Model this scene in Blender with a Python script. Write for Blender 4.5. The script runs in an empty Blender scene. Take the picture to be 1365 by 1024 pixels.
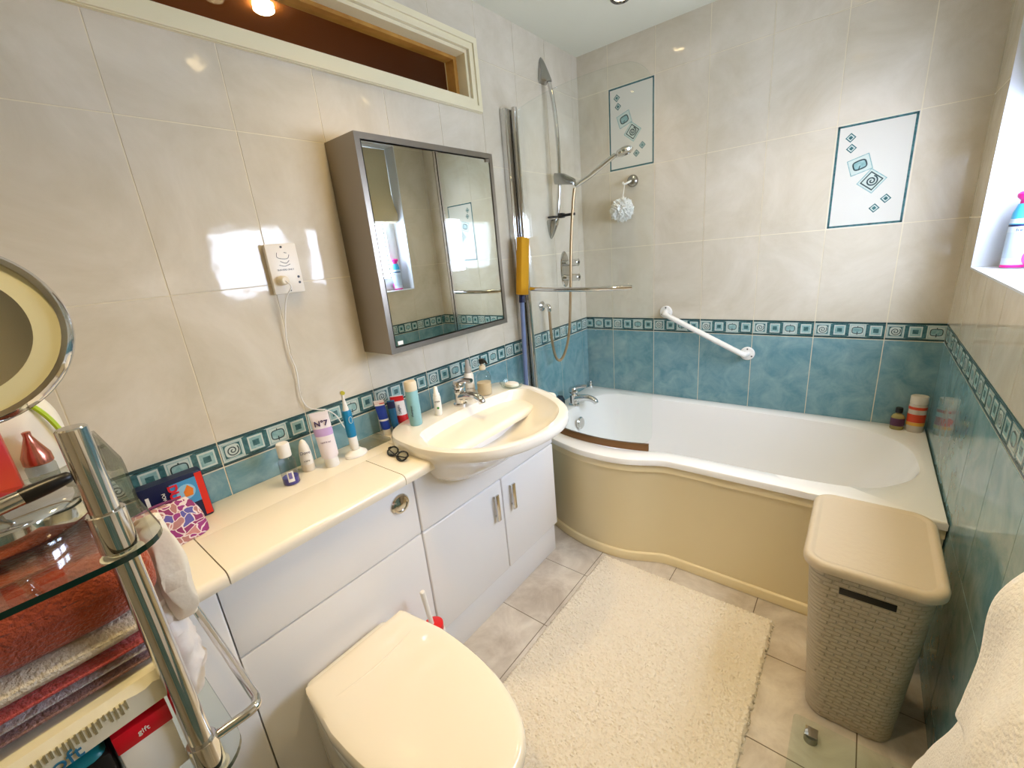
import bpy, bmesh, math, random
from mathutils import Vector, Matrix, noise
random.seed(7)
PI = math.pi
sc = bpy.context.scene
COL = sc.collection

# ------------------------------------------------------------------ camera
cam_d = bpy.data.cameras.new('camera'); cam = bpy.data.objects.new('camera', cam_d); COL.objects.link(cam)
cam_d.sensor_width = 36; cam_d.lens = 572.8253 / 1365 * 36; cam_d.clip_start = 0.02
_y, _p, _r = -0.6959, -0.2935, -0.094
_f = Vector((math.sin(_y) * math.cos(_p), math.cos(_y) * math.cos(_p), math.sin(_p)))
_rt = Vector((math.cos(_y), -math.sin(_y), 0)); _up = _rt.cross(_f)
_r2 = _rt * math.cos(_r) + _up * math.sin(_r); _u2 = -_rt * math.sin(_r) + _up * math.cos(_r)
M = Matrix((_r2, _u2, -_f)).transposed().to_4x4(); M.translation = (1.3336, -2.3825, 1.3798)
cam.matrix_world = M
sc.camera = cam

# ------------------------------------------------------------------ world, exposure
sc.view_settings.view_transform = 'Standard'; sc.view_settings.look = 'None'
sc.view_settings.exposure = 0.64; sc.view_settings.gamma = 1; sc.view_settings.use_curve_mapping = False
wd = bpy.data.worlds.new('world'); sc.world = wd; wd.use_nodes = True
wd.node_tree.nodes['Background'].inputs[0].default_value = (0.62, 0.74, 0.9, 1)
wd.node_tree.nodes['Background'].inputs[1].default_value = 1.0

SPOTS = [(0.42, -0.36, 5.0), (1.17, -0.52, 11.0), (0.45, -1.52, 19.0), (1.17, -1.42, 24.0), (0.8, -2.4, 26.0)]
WINDOW_STRENGTH = 14.5

# ------------------------------------------------------------------ materials
def lin(c):
    return tuple(((v / 255) / 12.92 if v / 255 <= 0.04045 else ((v / 255 + 0.055) / 1.055) ** 2.4) for v in c)
MATS = {}
def mat(name, rgb=(200, 200, 200), rough=0.5, metal=0.0, trans=0.0, coat=0.0, bump=None, var=None, ior=1.45, sheen=0.0, alpha=1.0, sss=0.0):
    """bump=(scale,strength,distance), var=(scale, rgb2, detail)"""
    if name in MATS: return MATS[name]
    m = bpy.data.materials.new(name); m.use_nodes = True
    nt = m.node_tree; b = nt.nodes['Principled BSDF']
    b.inputs['Base Color'].default_value = (*lin(rgb), 1)
    b.inputs['Roughness'].default_value = rough; b.inputs['Metallic'].default_value = metal
    b.inputs['Transmission Weight'].default_value = trans; b.inputs['Coat Weight'].default_value = coat
    b.inputs['Coat Roughness'].default_value = 0.05
    b.inputs['IOR'].default_value = ior; b.inputs['Sheen Weight'].default_value = sheen
    b.inputs['Alpha'].default_value = alpha
    tc = nt.nodes.new('ShaderNodeTexCoord')
    if var:
        n = nt.nodes.new('ShaderNodeTexNoise'); n.inputs['Scale'].default_value = var[0]; n.inputs['Detail'].default_value = var[2]
        n.inputs['Roughness'].default_value = 0.65; n.inputs['Distortion'].default_value = 0.6
        r = nt.nodes.new('ShaderNodeValToRGB'); r.color_ramp.elements[0].position = 0.33; r.color_ramp.elements[1].position = 0.68
        r.color_ramp.elements[0].color = (*lin(rgb), 1); r.color_ramp.elements[1].color = (*lin(var[1]), 1)
        nt.links.new(tc.outputs['Object'], n.inputs['Vector']); nt.links.new(n.outputs['Fac'], r.inputs[0])
        nt.links.new(r.outputs[0], b.inputs['Base Color'])
    if bump:
        n = nt.nodes.new('ShaderNodeTexNoise'); n.inputs['Scale'].default_value = bump[0]; n.inputs['Detail'].default_value = 3
        bp = nt.nodes.new('ShaderNodeBump'); bp.inputs['Strength'].default_value = bump[1]; bp.inputs['Distance'].default_value = bump[2]
        nt.links.new(tc.outputs['Object'], n.inputs['Vector']); nt.links.new(n.outputs['Fac'], bp.inputs['Height'])
        nt.links.new(bp.outputs[0], b.inputs['Normal'])
        if coat: nt.links.new(bp.outputs[0], b.inputs['Coat Normal'])
    MATS[name] = m
    return m
def emit(name, rgb, s):
    m = mat(name, rgb); b = m.node_tree.nodes['Principled BSDF']
    b.inputs['Emission Color'].default_value = (*lin(rgb), 1); b.inputs['Emission Strength'].default_value = s
    return m
def thin_glass(name, rgb, refl=1.0, rough=0.0):
    m = bpy.data.materials.new(name); m.use_nodes = True; nt = m.node_tree; nt.nodes.clear()
    o = nt.nodes.new('ShaderNodeOutputMaterial'); t = nt.nodes.new('ShaderNodeBsdfTransparent'); t.inputs[0].default_value = (*lin(rgb), 1)
    g = nt.nodes.new('ShaderNodeBsdfGlossy'); g.inputs['Roughness'].default_value = rough
    f = nt.nodes.new('ShaderNodeLayerWeight'); f.inputs[0].default_value = 0.5
    pw = nt.nodes.new('ShaderNodeMath'); pw.operation = 'POWER'; pw.inputs[1].default_value = 4.0
    k = nt.nodes.new('ShaderNodeMath'); k.operation = 'MULTIPLY_ADD'; k.inputs[1].default_value = 0.8 * refl; k.inputs[2].default_value = 0.025 * refl
    x = nt.nodes.new('ShaderNodeMixShader')
    nt.links.new(f.outputs['Facing'], pw.inputs[0]); nt.links.new(pw.outputs[0], k.inputs[0]); nt.links.new(k.outputs[0], x.inputs[0]); nt.links.new(t.outputs[0], x.inputs[1]); nt.links.new(g.outputs[0], x.inputs[2])
    nt.links.new(x.outputs[0], o.inputs[0]); MATS[name] = m
    return m

m_tile = mat('cream_tile', (201, 191, 169), 0.07, bump=(6, 0.10, 0.02), var=(3.2, (221, 213, 197), 8))
m_teal = mat('teal_tile', (92, 138, 148), 0.07, bump=(6, 0.07, 0.02), var=(11, (138, 170, 174), 10))
m_grout = mat('grout', (226, 216, 190), 0.7)
m_fr_dark = mat('frieze_dark', (50, 88, 92), 0.2, var=(60, (80, 124, 126), 3))
m_fr_mid = mat('frieze_mid', (120, 162, 162), 0.2, var=(50, (160, 192, 190), 3))
m_fr_light = mat('frieze_light', (196, 208, 200), 0.2)
m_fr_line = mat('frieze_line', (40, 62, 64), 0.3)
m_decor = mat('decor_tile', (214, 212, 202), 0.10, bump=(5, 0.1, 0.02))
m_ceiling = mat('ceiling_paint', (222, 222, 205), 0.8)
m_white = mat('white_gloss', (236, 237, 238), 0.18, coat=0.3)
m_unit = mat('unit_white', (238, 237, 236), 0.25, coat=0.2)
m_worktop = mat('worktop_white', (240, 232, 214), 0.16, coat=0.3)
m_ceramic = mat('ceramic', (242, 238, 228), 0.08, coat=0.5)
m_seat = mat('seat_plastic', (240, 232, 214), 0.12, coat=0.4)
m_acrylic = mat('bath_acrylic', (240, 240, 238), 0.1, coat=0.4)
m_panel = mat('bath_panel_cream', (236, 221, 180), 0.3, coat=0.2)
m_chrome = mat('chrome', (215, 215, 215), 0.08, 1.0)
m_steel = mat('brushed_steel', (150, 142, 132), 0.33, 1.0)
m_mirror = mat('mirror', (225, 228, 222), 0.01, 1.0)
m_black = mat('black_plastic', (18, 18, 20), 0.35)
m_dark = mat('dark_gap', (28, 24, 20), 0.8)
m_wplast = mat('white_plastic', (238, 236, 230), 0.3)
m_cplast = mat('cream_plastic', (226, 214, 188), 0.35)
m_trim = mat('cream_paint', (228, 219, 186), 0.35)
m_wood = mat('golden_wood', (190, 142, 66), 0.5, var=(9, (160, 110, 44), 3))
m_brown = mat('brown_paint', (124, 70, 16), 0.9)
m_upvc = mat('window_upvc', (240, 242, 246), 0.3)
m_glass = thin_glass('clear_glass', (253, 255, 254))
m_glass_edge = mat('glass_edge', (14, 44, 34), 0.08)
m_shelfglass = thin_glass('shelf_glass', (249, 253, 251), 1.2)
m_clearpl = thin_glass('clear_plastic', (228, 230, 228), 1.0, 0.1)
m_bronze = mat('seal_brown', (126, 92, 58), 0.3, 0.6)
m_basket = mat('taupe_plastic', (176, 160, 134), 0.5)
m_towelw = mat('white_towel', (250, 249, 248), 0.95, bump=(260, 0.5, 0.005), sheen=0.3)
m_rug = mat('cream_rug', (238, 230, 214), 0.95, bump=(170, 0.8, 0.006), sheen=0.3)

# ------------------------------------------------------------------ mesh helpers
def link(name, bm, mats, parent=None, smooth=True, loc=None):
    me = bpy.data.meshes.new(name)
    bm.normal_update(); bm.to_mesh(me); bm.free()
    if not isinstance(mats, (list, tuple)): mats = [mats]
    for m in mats: me.materials.append(m)
    if smooth:
        for p in me.polygons: p.use_smooth = True
        try: me.set_sharp_from_angle(angle=math.radians(38))
        except Exception: pass
    o = bpy.data.objects.new(name, me); COL.objects.link(o)
    if parent is not None:
        o.parent = parent
        o.matrix_parent_inverse = Matrix.Translation(parent.location).inverted() if parent.type == 'EMPTY' else Matrix.Identity(4)
        if parent.type != 'EMPTY' : o.matrix_parent_inverse = Matrix.Identity(4)
    return o
def thing(name, label, cat, loc=(0, 0, 0), group=None):
    o = bpy.data.objects.new(name, None); COL.objects.link(o); o.location = loc; o.empty_display_size = 0.05
    o['label'] = label; o['category'] = cat
    if group: o['group'] = group
    return o
def tag(o, label, cat, group=None):
    o['label'] = label; o['category'] = cat
    if group: o['group'] = group
    return o
def struct(o): o['kind'] = 'structure'; return o

def box(bm, x0, x1, y0, y1, z0, z1, bev=0.0, seg=2, mi=0):
    r = bmesh.ops.create_cube(bm, size=1)
    for v in r['verts']:
        v.co = Vector((x0 + (v.co.x + .5) * (x1 - x0), y0 + (v.co.y + .5) * (y1 - y0), z0 + (v.co.z + .5) * (z1 - z0)))
    fs = set(f for v in r['verts'] for f in v.link_faces)
    for f in fs: f.material_index = mi
    if bev > 0:
        es = set(e for v in r['verts'] for e in v.link_edges)
        rb = bmesh.ops.bevel(bm, geom=list(es), offset=bev, segments=seg, profile=0.5, affect='EDGES')
        for f in rb['faces']: f.material_index = mi
        return list(set(v for f in rb['faces'] for v in f.verts))
    return r['verts']
def boxo(name, a, m, parent=None, bev=0.0, seg=2):
    bm = bmesh.new(); box(bm, *a, bev=bev, seg=seg); return link(name, bm, m, parent)
def loft(bm, rings, cap0=True, cap1=True, closed=True, mi=0):
    vs = [[bm.verts.new(p) for p in r] for r in rings]
    n = len(rings[0])
    for a, b in zip(vs[:-1], vs[1:]):
        for i in range(n if closed else n - 1):
            j = (i + 1) % n
            try:
                f = bm.faces.new((a[i], a[j], b[j], b[i])); f.material_index = mi
            except ValueError: pass
    for c, r in ((cap0, vs[0][::-1]), (cap1, vs[-1])):
        if c and closed:
            try: f = bm.faces.new(r); f.material_index = mi
            except ValueError: pass
    return vs
def lathe(bm, prof, c=(0, 0, 0), n=28, sx=1, sy=1, mi=0, cap0=True, cap1=True, M=None):
    rings = []
    for r, z in prof:
        ring = [Vector((r * sx * math.cos(2 * PI * i / n), r * sy * math.sin(2 * PI * i / n), z)) for i in range(n)]
        ring = [(M @ v) if M else v for v in ring]
        rings.append([v + Vector(c) for v in ring])
    return loft(bm, rings, cap0, cap1, mi=mi)
def frame_to(d):
    d = Vector(d).normalized(); return d.to_track_quat('Z', 'Y').to_matrix()
def cyl(bm, a, b, r, r2=None, n=20, mi=0, bev=0.0):
    a, b = Vector(a), Vector(b); L = (b - a).length; r2 = r if r2 is None else r2
    pr = [(r, 0), (r2, L)] if not bev else [(r - bev, 0), (r, bev), (r2, L - bev), (r2 - bev, L)]
    return lathe(bm, pr, a, n, mi=mi, M=frame_to(b - a))
def smooth_path(pts, k=8):
    P = [Vector(p) for p in pts]; out = []
    for i in range(len(P) - 1):
        p0 = P[max(i - 1, 0)]; p1 = P[i]; p2 = P[i + 1]; p3 = P[min(i + 2, len(P) - 1)]
        for s in range(k):
            t = s / k
            out.append(0.5 * ((2 * p1) + (-p0 + p2) * t + (2 * p0 - 5 * p1 + 4 * p2 - p3) * t * t + (-p0 + 3 * p1 - 3 * p2 + p3) * t ** 3))
    out.append(P[-1]); return out
def tube(bm, pts, r, n=10, k=8, mi=0, smooth=True):
    P = smooth_path(pts, k) if smooth else [Vector(p) for p in pts]
    rings = []; up = None
    for i, p in enumerate(P):
        d = (P[min(i + 1, len(P) - 1)] - P[max(i - 1, 0)]).normalized()
        if up is None:
            up = d.orthogonal().normalized()
        up = (up - d * up.dot(d)).normalized(); s = d.cross(up)
        rr = r(i / (len(P) - 1)) if callable(r) else r
        rings.append([p + (up * math.cos(2 * PI * j / n) + s * math.sin(2 * PI * j / n)) * rr for j in range(n)])
    return loft(bm, rings, mi=mi)
def poly_prism(bm, pts, z0, z1, bev=0.0, mi=0, seg=2):
    vs0 = [bm.verts.new((x, y, z0)) for x, y in pts]; vs1 = [bm.verts.new((x, y, z1)) for x, y in pts]
    fs = [bm.faces.new(vs0[::-1]), bm.faces.new(vs1)]
    n = len(pts)
    for i in range(n):
        j = (i + 1) % n; fs.append(bm.faces.new((vs0[i], vs0[j], vs1[j], vs1[i])))
    for f in fs: f.material_index = mi
    if bev:
        es = [e for e in set(fs[1].edges) | set(fs[0].edges)]
        bmesh.ops.bevel(bm, geom=es, offset=bev, segments=seg, profile=0.5, affect='EDGES')
def rrect(x0, x1, y0, y1, r, k=6):
    out = []
    for cx, cy, a in ((x1 - r, y1 - r, 0), (x0 + r, y1 - r, 90), (x0 + r, y0 + r, 180), (x1 - r, y0 + r, 270)):
        for i in range(k + 1):
            t = math.radians(a + 90 * i / k); out.append((cx + r * math.cos(t), cy + r * math.sin(t)))
    return out
def polar(outline, c, angs):
    """outline: closed polygon (x,y), star-shaped about c -> radius points at angles"""
    res = []; n = len(outline)
    for a in angs:
        d = (math.cos(a), math.sin(a)); best = None
        for i in range(n):
            p, q = outline[i], outline[(i + 1) % n]
            ex, ey = q[0] - p[0], q[1] - p[1]; wx, wy = p[0] - c[0], p[1] - c[1]
            den = d[0] * ey - d[1] * ex
            if abs(den) < 1e-12: continue
            t = (wx * ey - wy * ex) / den; s = (wx * d[1] - wy * d[0]) / den
            if t > 0 and -1e-9 <= s <= 1 + 1e-9 and (best is None or t > best): best = t
        res.append((c[0] + d[0] * best, c[1] + d[1] * best))
    return res
def mirror_y(o): return o
def text_mesh(name, s, size, m, parent, loc, right, up, depth=0.0003, align='CENTER', bold=0.0):
    cu = bpy.data.curves.new(name, 'FONT'); cu.body = s; cu.size = size; cu.extrude = depth; cu.align_x = align; cu.align_y = 'CENTER'; cu.offset = bold
    to = bpy.data.objects.new('tmp', cu); COL.objects.link(to)
    dg = bpy.context.evaluated_depsgraph_get(); me = bpy.data.meshes.new_from_object(to.evaluated_get(dg))
    bpy.data.objects.remove(to); bpy.data.curves.remove(cu)
    r = Vector(right).normalized(); u = Vector(up); u = (u - r * u.dot(r)).normalized(); n = r.cross(u)
    Mx = Matrix((r, u, n)).transposed().to_4x4(); Mx.translation = Vector(loc); me.transform(Mx)
    me.materials.clear(); me.materials.append(m)
    o = bpy.data.objects.new(name, me); COL.objects.link(o)
    if parent is not None:
        o.parent = parent
        o.matrix_parent_inverse = Matrix.Translation(parent.location).inverted() if parent.type == 'EMPTY' else Matrix.Identity(4)
    return o

# ------------------------------------------------------------------ room shell
W = 1.611; YF = -2.78; HC = 2.345
FT, FB = 0.960, 0.887
ROWS = [(0.0, 0.0855, 1), (0.0885, 0.4855, 1), (0.4885, FB - .004, 1), (FB, FT, 2), (FT + .002, 1.3545, 0), (1.3575, 1.7505, 0), (1.7535, 2.1475, 0), (2.1505, HC, 0)]

def subtract(rects, h):
    out = []
    for (a, b, c, d) in rects:
        if h[1] <= a or h[0] >= b or h[3] <= c or h[2] >= d: out.append((a, b, c, d)); continue
        if a < h[0]: out.append((a, h[0], c, d))
        if b > h[1]: out.append((h[1], b, c, d))
        lo, hi = max(a, h[0]), min(b, h[1])
        if c < h[2]: out.append((lo, hi, c, h[2]))
        if d > h[3]: out.append((lo, hi, h[3], d))
    return out
def spiral_pts(cx, cz, r, turns=2.1, n=46):
    return [(cx + r * (i / n) * math.cos(2 * PI * turns * i / n), cz + r * (i / n) * math.sin(2 * PI * turns * i / n)) for i in range(4, n + 1)]
def make_wall(name, fn, u0, u1, phase, hole, thick, panels=()):
    """fn(u,z,off) -> point; off>0 into the room"""
    bm = bmesh.new(); flip = None
    def quad(pts, mi):
        vs = [bm.verts.new(fn(*p)) for p in pts]
        f = bm.faces.new(vs if not flip else vs[::-1]); f.material_index = mi
    nrm = (Vector(fn(1, 0, 0)) - Vector(fn(0, 0, 0))).cross(Vector(fn(0, 1, 0)) - Vector(fn(0, 0, 0)))
    flip = nrm.dot(Vector(fn(0, 0, 1)) - Vector(fn(0, 0, 0))) < 0
    def slab(a, b, c, d, o0, o1, mi, oj=None):
        j = oj or (o1,) * 4
        A = (a, c, o0), (b, c, o0), (b, d, o0), (a, d, o0); B = (a, c, j[0]), (b, c, j[1]), (b, d, j[2]), (a, d, j[3])
        quad(B, mi); quad(A[::-1], mi)
        for i in range(4):
            k = (i + 1) % 4; quad((A[i], A[k], B[k], B[i]), mi)
    holes = [hole] if hole else []
    base = [(u0, u1, 0, HC)]
    for h in holes: base = subtract(base, h)
    for r in base: slab(*r, -thick, -0.0008, 0)
    # columns
    cuts = [u0]; k = math.ceil((u0 - phase) / 0.25 + 1e-6)
    while phase + k * 0.25 < u1 - 0.01: cuts.append(phase + k * 0.25); k += 1
    cuts.append(u1)
    g = 0.0016
    def strip(pts, w, off, mi):
        for p, q in zip(pts[:-1], pts[1:]):
            dx, dz = q[0] - p[0], q[1] - p[1]; L = math.hypot(dx, dz) or 1; nx, nz = -dz / L * w / 2, dx / L * w / 2
            quad(((p[0] - nx, p[1] - nz, off), (q[0] - nx, q[1] - nz, off), (q[0] + nx, q[1] + nz, off), (p[0] + nx, p[1] + nz, off)), mi)
    def rect(cx, cz, hw, hh, off, mi, rot=0):
        c, s = math.cos(rot), math.sin(rot)
        quad([(cx + c * x - s * z, cz + s * x + c * z, off) for x, z in ((-hw, -hh), (hw, -hh), (hw, hh), (-hw, hh))], mi)
    def frame(cx, cz, hw, hh, w, off, mi, rot=0):
        c, s = math.cos(rot), math.sin(rot)
        P = [(cx + c * x - s * z, cz + s * x + c * z) for x, z in ((-hw, -hh), (hw, -hh), (hw, hh), (-hw, hh), (-hw, -hh))]
        for p, q in zip(P[:-1], P[1:]):
            dx, dz = q[0] - p[0], q[1] - p[1]; L = math.hypot(dx, dz); e = w / 2 / L
            strip([(p[0] - dx * e, p[1] - dz * e), (q[0] + dx * e, q[1] + dz * e)], w, off, mi)
    def oval(cx, cz, hw, hh, off, mi, rot=0, ring=None):
        c, s = math.cos(rot), math.sin(rot); P = []
        for i in range(21):
            t = 2 * PI * i / 20; x = hw * math.copysign(abs(math.cos(t)) ** .55, math.cos(t)); z = hh * math.copysign(abs(math.sin(t)) ** .55, math.sin(t))
            P.append((cx + c * x - s * z, cz + s * x + c * z))
        if ring: strip(P, ring, off, mi)
        else: quad([(x, z, off) for x, z in P[:-1]], mi)
    for a, b in zip(cuts[:-1], cuts[1:]):
        if b - a < 0.008: continue
        ca, cb = a + (g if a > u0 + 1e-6 else 0), b - (g if b < u1 - 1e-6 else 0)
        for ri, (z0, z1, kind) in enumerate(ROWS):
            pieces = [(ca, cb, z0, z1)]
            for h in holes: pieces = subtract(pieces, h)
            whole = len(pieces) == 1
            mi = {0: 1, 1: 2, 2: 3}[kind]
            dec = any(abs((a + b) / 2 - pu) < 0.05 and ri == pr for pu, pr in panels)
            if dec: mi = 6
            for r in pieces:
                oj = tuple(0.0004 + random.uniform(-.0003, .0003) for _ in range(4)) if whole and kind != 2 and not dec else (0.0005,) * 4
                slab(*r, -0.001, 0, mi, oj)
            if kind == 2:
                o = 0.0007; t0 = a if b - a > 0.24 else (b - 0.25 if a <= u0 + 1e-6 else a)
                zc = (z0 + z1) / 2
                for q in range(4):
                    cx = t0 + 0.0313 + q * 0.0625
                    lo, hi = cx - 0.029, cx + 0.029
                    if lo < ca - 0.009 or hi > cb + 0.009: continue
                    hh = 0.0275
                    if q in (0, 2):
                        rect(cx, zc, 0.0285, hh, o, 5)
                        frame(cx, zc, 0.0235, hh * .8, 0.0018, o + .0002, 4)
                        if q == 0:
                            rect(cx, zc, 0.0215, hh * .72, o + .0002, 3); oval(cx, zc, .0185, hh * .66, o + .0004, 5)
                            strip(spiral_pts(cx, zc, 0.0165), 0.0032, o + .0006, 7)
                        else:
                            oval(cx, zc, .0185, hh * .5, o + .0004, 4); oval(cx, zc, .0185, hh * .5, o + .0006, 7, ring=.003)
                            strip([(cx, zc - hh * .7), (cx, zc - hh * .2)], .003, o + .0006, 7); strip([(cx, zc + hh * .45), (cx, zc + hh * .68)], .003, o + .0006, 7)
                    else:
                        rect(cx, zc, 0.0285, hh * 1.12, o, 3); rect(cx, zc, 0.0205, hh * .8, o + .0002, 5)
                        rect(cx, zc, 0.0165, hh * .62, o + .0004, 4); rect(cx, zc, 0.009, hh * .32, o + .0006, 3)
                strip([(ca, z0 + .009), (cb, z0 + .009)], .002, o, 5); strip([(ca, z1 - .009), (cb, z1 - .009)], .002, o, 5)
                strip([(ca, z0 + .003), (cb, z0 + .003)], .004, o, 7); strip([(ca, z1 - .003), (cb, z1 - .003)], .004, o, 7)
            if dec:
                cu, cz = (a + b) / 2, (z0 + z1) / 2; o = 0.0009
                frame(cu, cz, 0.117, 0.190, 0.0075, o, 3); 
                def dia(x, z, s, rot=PI / 4):
                    rect(x, z, s, s, o, 3, rot); rect(x, z, s * .72, s * .72, o + .0002, 5, rot); rect(x, z, s * .45, s * .45, o + .0004, 3, rot)
                dia(cu - .076, cz + .146, .0125); dia(cu - .070, cz + .106, .0125)
                x, z = cu - .036, cz + .040; r = .30
                rect(x, z, .036, .031, o, 4, r); rect(x, z, .033, .028, o + .0002, 5, r); oval(x, z, .021, .016, o + .0004, 4, r); oval(x, z, .021, .016, o + .0006, 7, r, ring=.005)
                strip([(x - .003, z - .02), (x + .001, z - .003)], .003, o + .0007, 7)
                x, z = cu + .008, cz - .026; r = PI / 4 + .1
                rect(x, z, .034, .034, o, 4, r); rect(x, z, .031, .031, o + .0002, 5, r); frame(x, z, .024, .024, .004, o + .0004, 7, r)
                strip(spiral_pts(x, z, .020, 2.2), .005, o + .0006, 7)
                dia(cu + .060, cz - .098, .0125, .35 + PI / 8); dia(cu + .028, cz - .13, .0125, .35 + PI / 8)
    ob = link(name, bm, [m_grout, m_tile, m_teal, m_fr_dark, m_fr_mid, m_fr_light, m_decor, m_fr_line], smooth=False)
    return struct(ob)
TR = (-2.62, -0.872, 1.992, 2.165)       # transom opening in the left wall  (y0,y1,z0,z1)
WN = (-1.47, -0.262, 1.193, 2.16)        # window opening in the right wall
make_wall('wall_left', lambda u, z, o: (o, u, z), YF, 0, -0.314, TR, 0.12)
make_wall('wall_back', lambda u, z, o: (u, -o, z), 0, W, 0.178, None, 0.12, panels=[(0.303, 6), (1.303, 5)])
make_wall('wall_right', lambda u, z, o: (W - o, u, z), YF, 0, -0.285, WN, 0.17)
make_wall('wall_front', lambda u, z, o: (u, YF + o, z), 0, W, 0.1, None, 0.1)
# unseen door behind the camera, invented to give the chrome something to reflect
d1 = boxo('added_door_1', (.62, 1.38, YF + .002, YF + .04, .004, 1.98), mat('added_door_paint', (168, 154, 124), .4), None, .003); struct(d1)
for a_ in ((.55, .618, YF + .001, YF + .05, 0, 2.05), (1.382, 1.45, YF + .001, YF + .05, 0, 2.05), (.618, 1.382, YF + .001, YF + .05, 1.984, 2.05)): struct(boxo('added_door_trim_1', a_, m_trim, None, .003))
bm = bmesh.new(); cyl(bm, (.70, YF + .04, 1.02), (.70, YF + .085, 1.02), .010, n=14); tube(bm, [(.70, YF + .08, 1.02), (.74, YF + .088, 1.02), (.82, YF + .086, 1.018)], .009, 10); struct(link('added_door_handle', bm, m_chrome, d1))
# ceiling
struct(boxo('ceiling', (-0.0, W, YF, 0, HC, HC + .1), m_ceiling))
# floor tiles
def floor():
    bm = bmesh.new(); box(bm, -.1, W + .1, YF - .1, .1, -.1, -.0012, mi=0)
    T = 0.3155; g = 0.0016
    for i in range(-1, 6):
        for j in range(0, 10):
            x0 = 0.515 - T + (i) * T; y0 = -1.03 - 6 * T + j * T
            a, b, c, d = max(x0 + g, 0), min(x0 + T - g, W), max(y0 + g, YF), min(y0 + T - g, 0)
            if b - a > .01 and d - c > .01: box(bm, a, b, c, d, -.006, 0, mi=1)
    m = mat('floor_tile', (184, 173, 160), 0.3, bump=(18, 0.12, 0.01), var=(6, (226, 219, 208), 8))
    g2 = mat('floor_grout', (116, 104, 88), 0.8)
    return struct(link('floor', bm, [g2, m], smooth=False))
floor()

# transom window (window_1) and hallway
w1 = bpy.data.objects.new('window_1', None); COL.objects.link(w1); struct(w1)
def ring_frame(bm, fn, o, i, d0, d1, mi=0):
    """rectangular ring (a0,a1,b0,b1) outer o, inner i from depth d0 to d1; fn(a,b,d)"""
    def P(r, d): return [(r[0], r[2], d), (r[1], r[2], d), (r[1], r[3], d), (r[0], r[3], d)]
    V = {k: [bm.verts.new(fn(*p)) for p in P(r, d)] for k, (r, d) in {'o0': (o, d0), 'o1': (o, d1), 'i0': (i, d0), 'i1': (i, d1)}.items()}
    for k in range(4):
        j = (k + 1) % 4
        for A, B in (('o0', 'o1'), ('o1', 'i1'), ('i1', 'i0'), ('i0', 'o0')):
            f = bm.faces.new((V[A][k], V[A][j], V[B][j], V[B][k])); f.material_index = mi
    bmesh.ops.recalc_face_normals(bm, faces=bm.faces)
fnL = lambda a, b, d: (d, a, b)
bm = bmesh.new(); o = (TR[0] - .045, TR[1] + .045, TR[2] - .045, TR[3] + .045)
ring_frame(bm, fnL, o, (TR[0], TR[1], TR[2], TR[3]), 0.0006, 0.012)
ring_frame(bm, fnL, (o[0] + .002, o[1] - .002, o[2] + .002, o[3] - .002), (TR[0] - .022, TR[1] + .022, TR[2] - .022, TR[3] + .022), 0.012, 0.019)
struct(link('architrave', bm, m_trim, w1, smooth=False))
bm = bmesh.new(); ring_frame(bm, fnL, TR, (TR[0] + .012, TR[1] - .012, TR[2] + .008, TR[3] - .012), -0.118, -0.002)
struct(link('window_lining', bm, m_trim, w1, smooth=False))
bm = bmesh.new(); ring_frame(bm, fnL, (TR[0] + .012, TR[1] - .012, TR[2] + .008, TR[3] - .012), (TR[0] + .03, TR[1] - .03, TR[2] + .018, TR[3] - .024), -0.095, -0.05)
struct(link('glazing_bead', bm, m_wood, w1, smooth=False))
struct(boxo('window_pane', (-.078, -.074, TR[0] + .02, TR[1] - .02, TR[2] + .010, TR[3] - .02), thin_glass('transom_glass', (250, 252, 250), 0.25), w1))
bm = bmesh.new()
box(bm, -1.6, -1.5, YF - .1, .6, 1.0, 2.45); box(bm, -1.5, -.12, .5, .6, 1.0, 2.45); box(bm, -1.5, -.12, YF - .1, YF, 1.0, 2.45)
struct(link('wall_hallway', bm, m_brown, smooth=False))
struct(boxo('ceiling_hallway', (-1.5, -.12, YF, .5, HC, HC + .1), m_brown))
struct(boxo('floor_hallway', (-1.5, -.12, YF, .5, .9, 1.0), m_brown))

# main window
w2 = bpy.data.objects.new('window_2', None); COL.objects.link(w2); struct(w2)
fnR = lambda a, b, d: (d, a, b)
bm = bmesh.new(); e = 0.006
ring_frame(bm, fnR, WN, (WN[0] + e, WN[1] - e, WN[2] + e, WN[3] - e), W - 0.004, W + .17)
struct(link('window_reveal', bm, mat('reveal_tile', (206, 212, 220), 0.2, bump=(4, .1, .02)), w2, smooth=False))
bm = bmesh.new(); i0 = (WN[0] + e, WN[1] - e, WN[2] + e, WN[3] - e)
ring_frame(bm, fnR, i0, (i0[0] + .045, i0[1] - .045, i0[2] + .045, i0[3] - .045), W + .125, W + .18)
box(bm, W + .125, W + .18, -.89, -.845, i0[2] + .045, i0[3] - .045)
for a, b in ((i0[0] + .045, -.89), (-.845, i0[1] - .045)):
    ring_frame(bm, fnR, (a, b, i0[2] + .045, i0[3] - .045), (a + .04, b - .04, i0[2] + .085, i0[3] - .085), W + .115, W + .165)
struct(link('window_frame', bm, m_upvc, w2, smooth=False))
bm = bmesh.new()
for a, b in ((i0[0] + .045, -.89), (-.845, i0[1] - .045)):
    ring_frame(bm, fnR, (a + .038, b - .038, i0[2] + .083, i0[3] - .083), (a + .044, b - .044, i0[2] + .089, i0[3] - .089), W + .135, W + .145)
struct(link('glazing_seal', bm, m_dark, w2, smooth=False))
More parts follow.
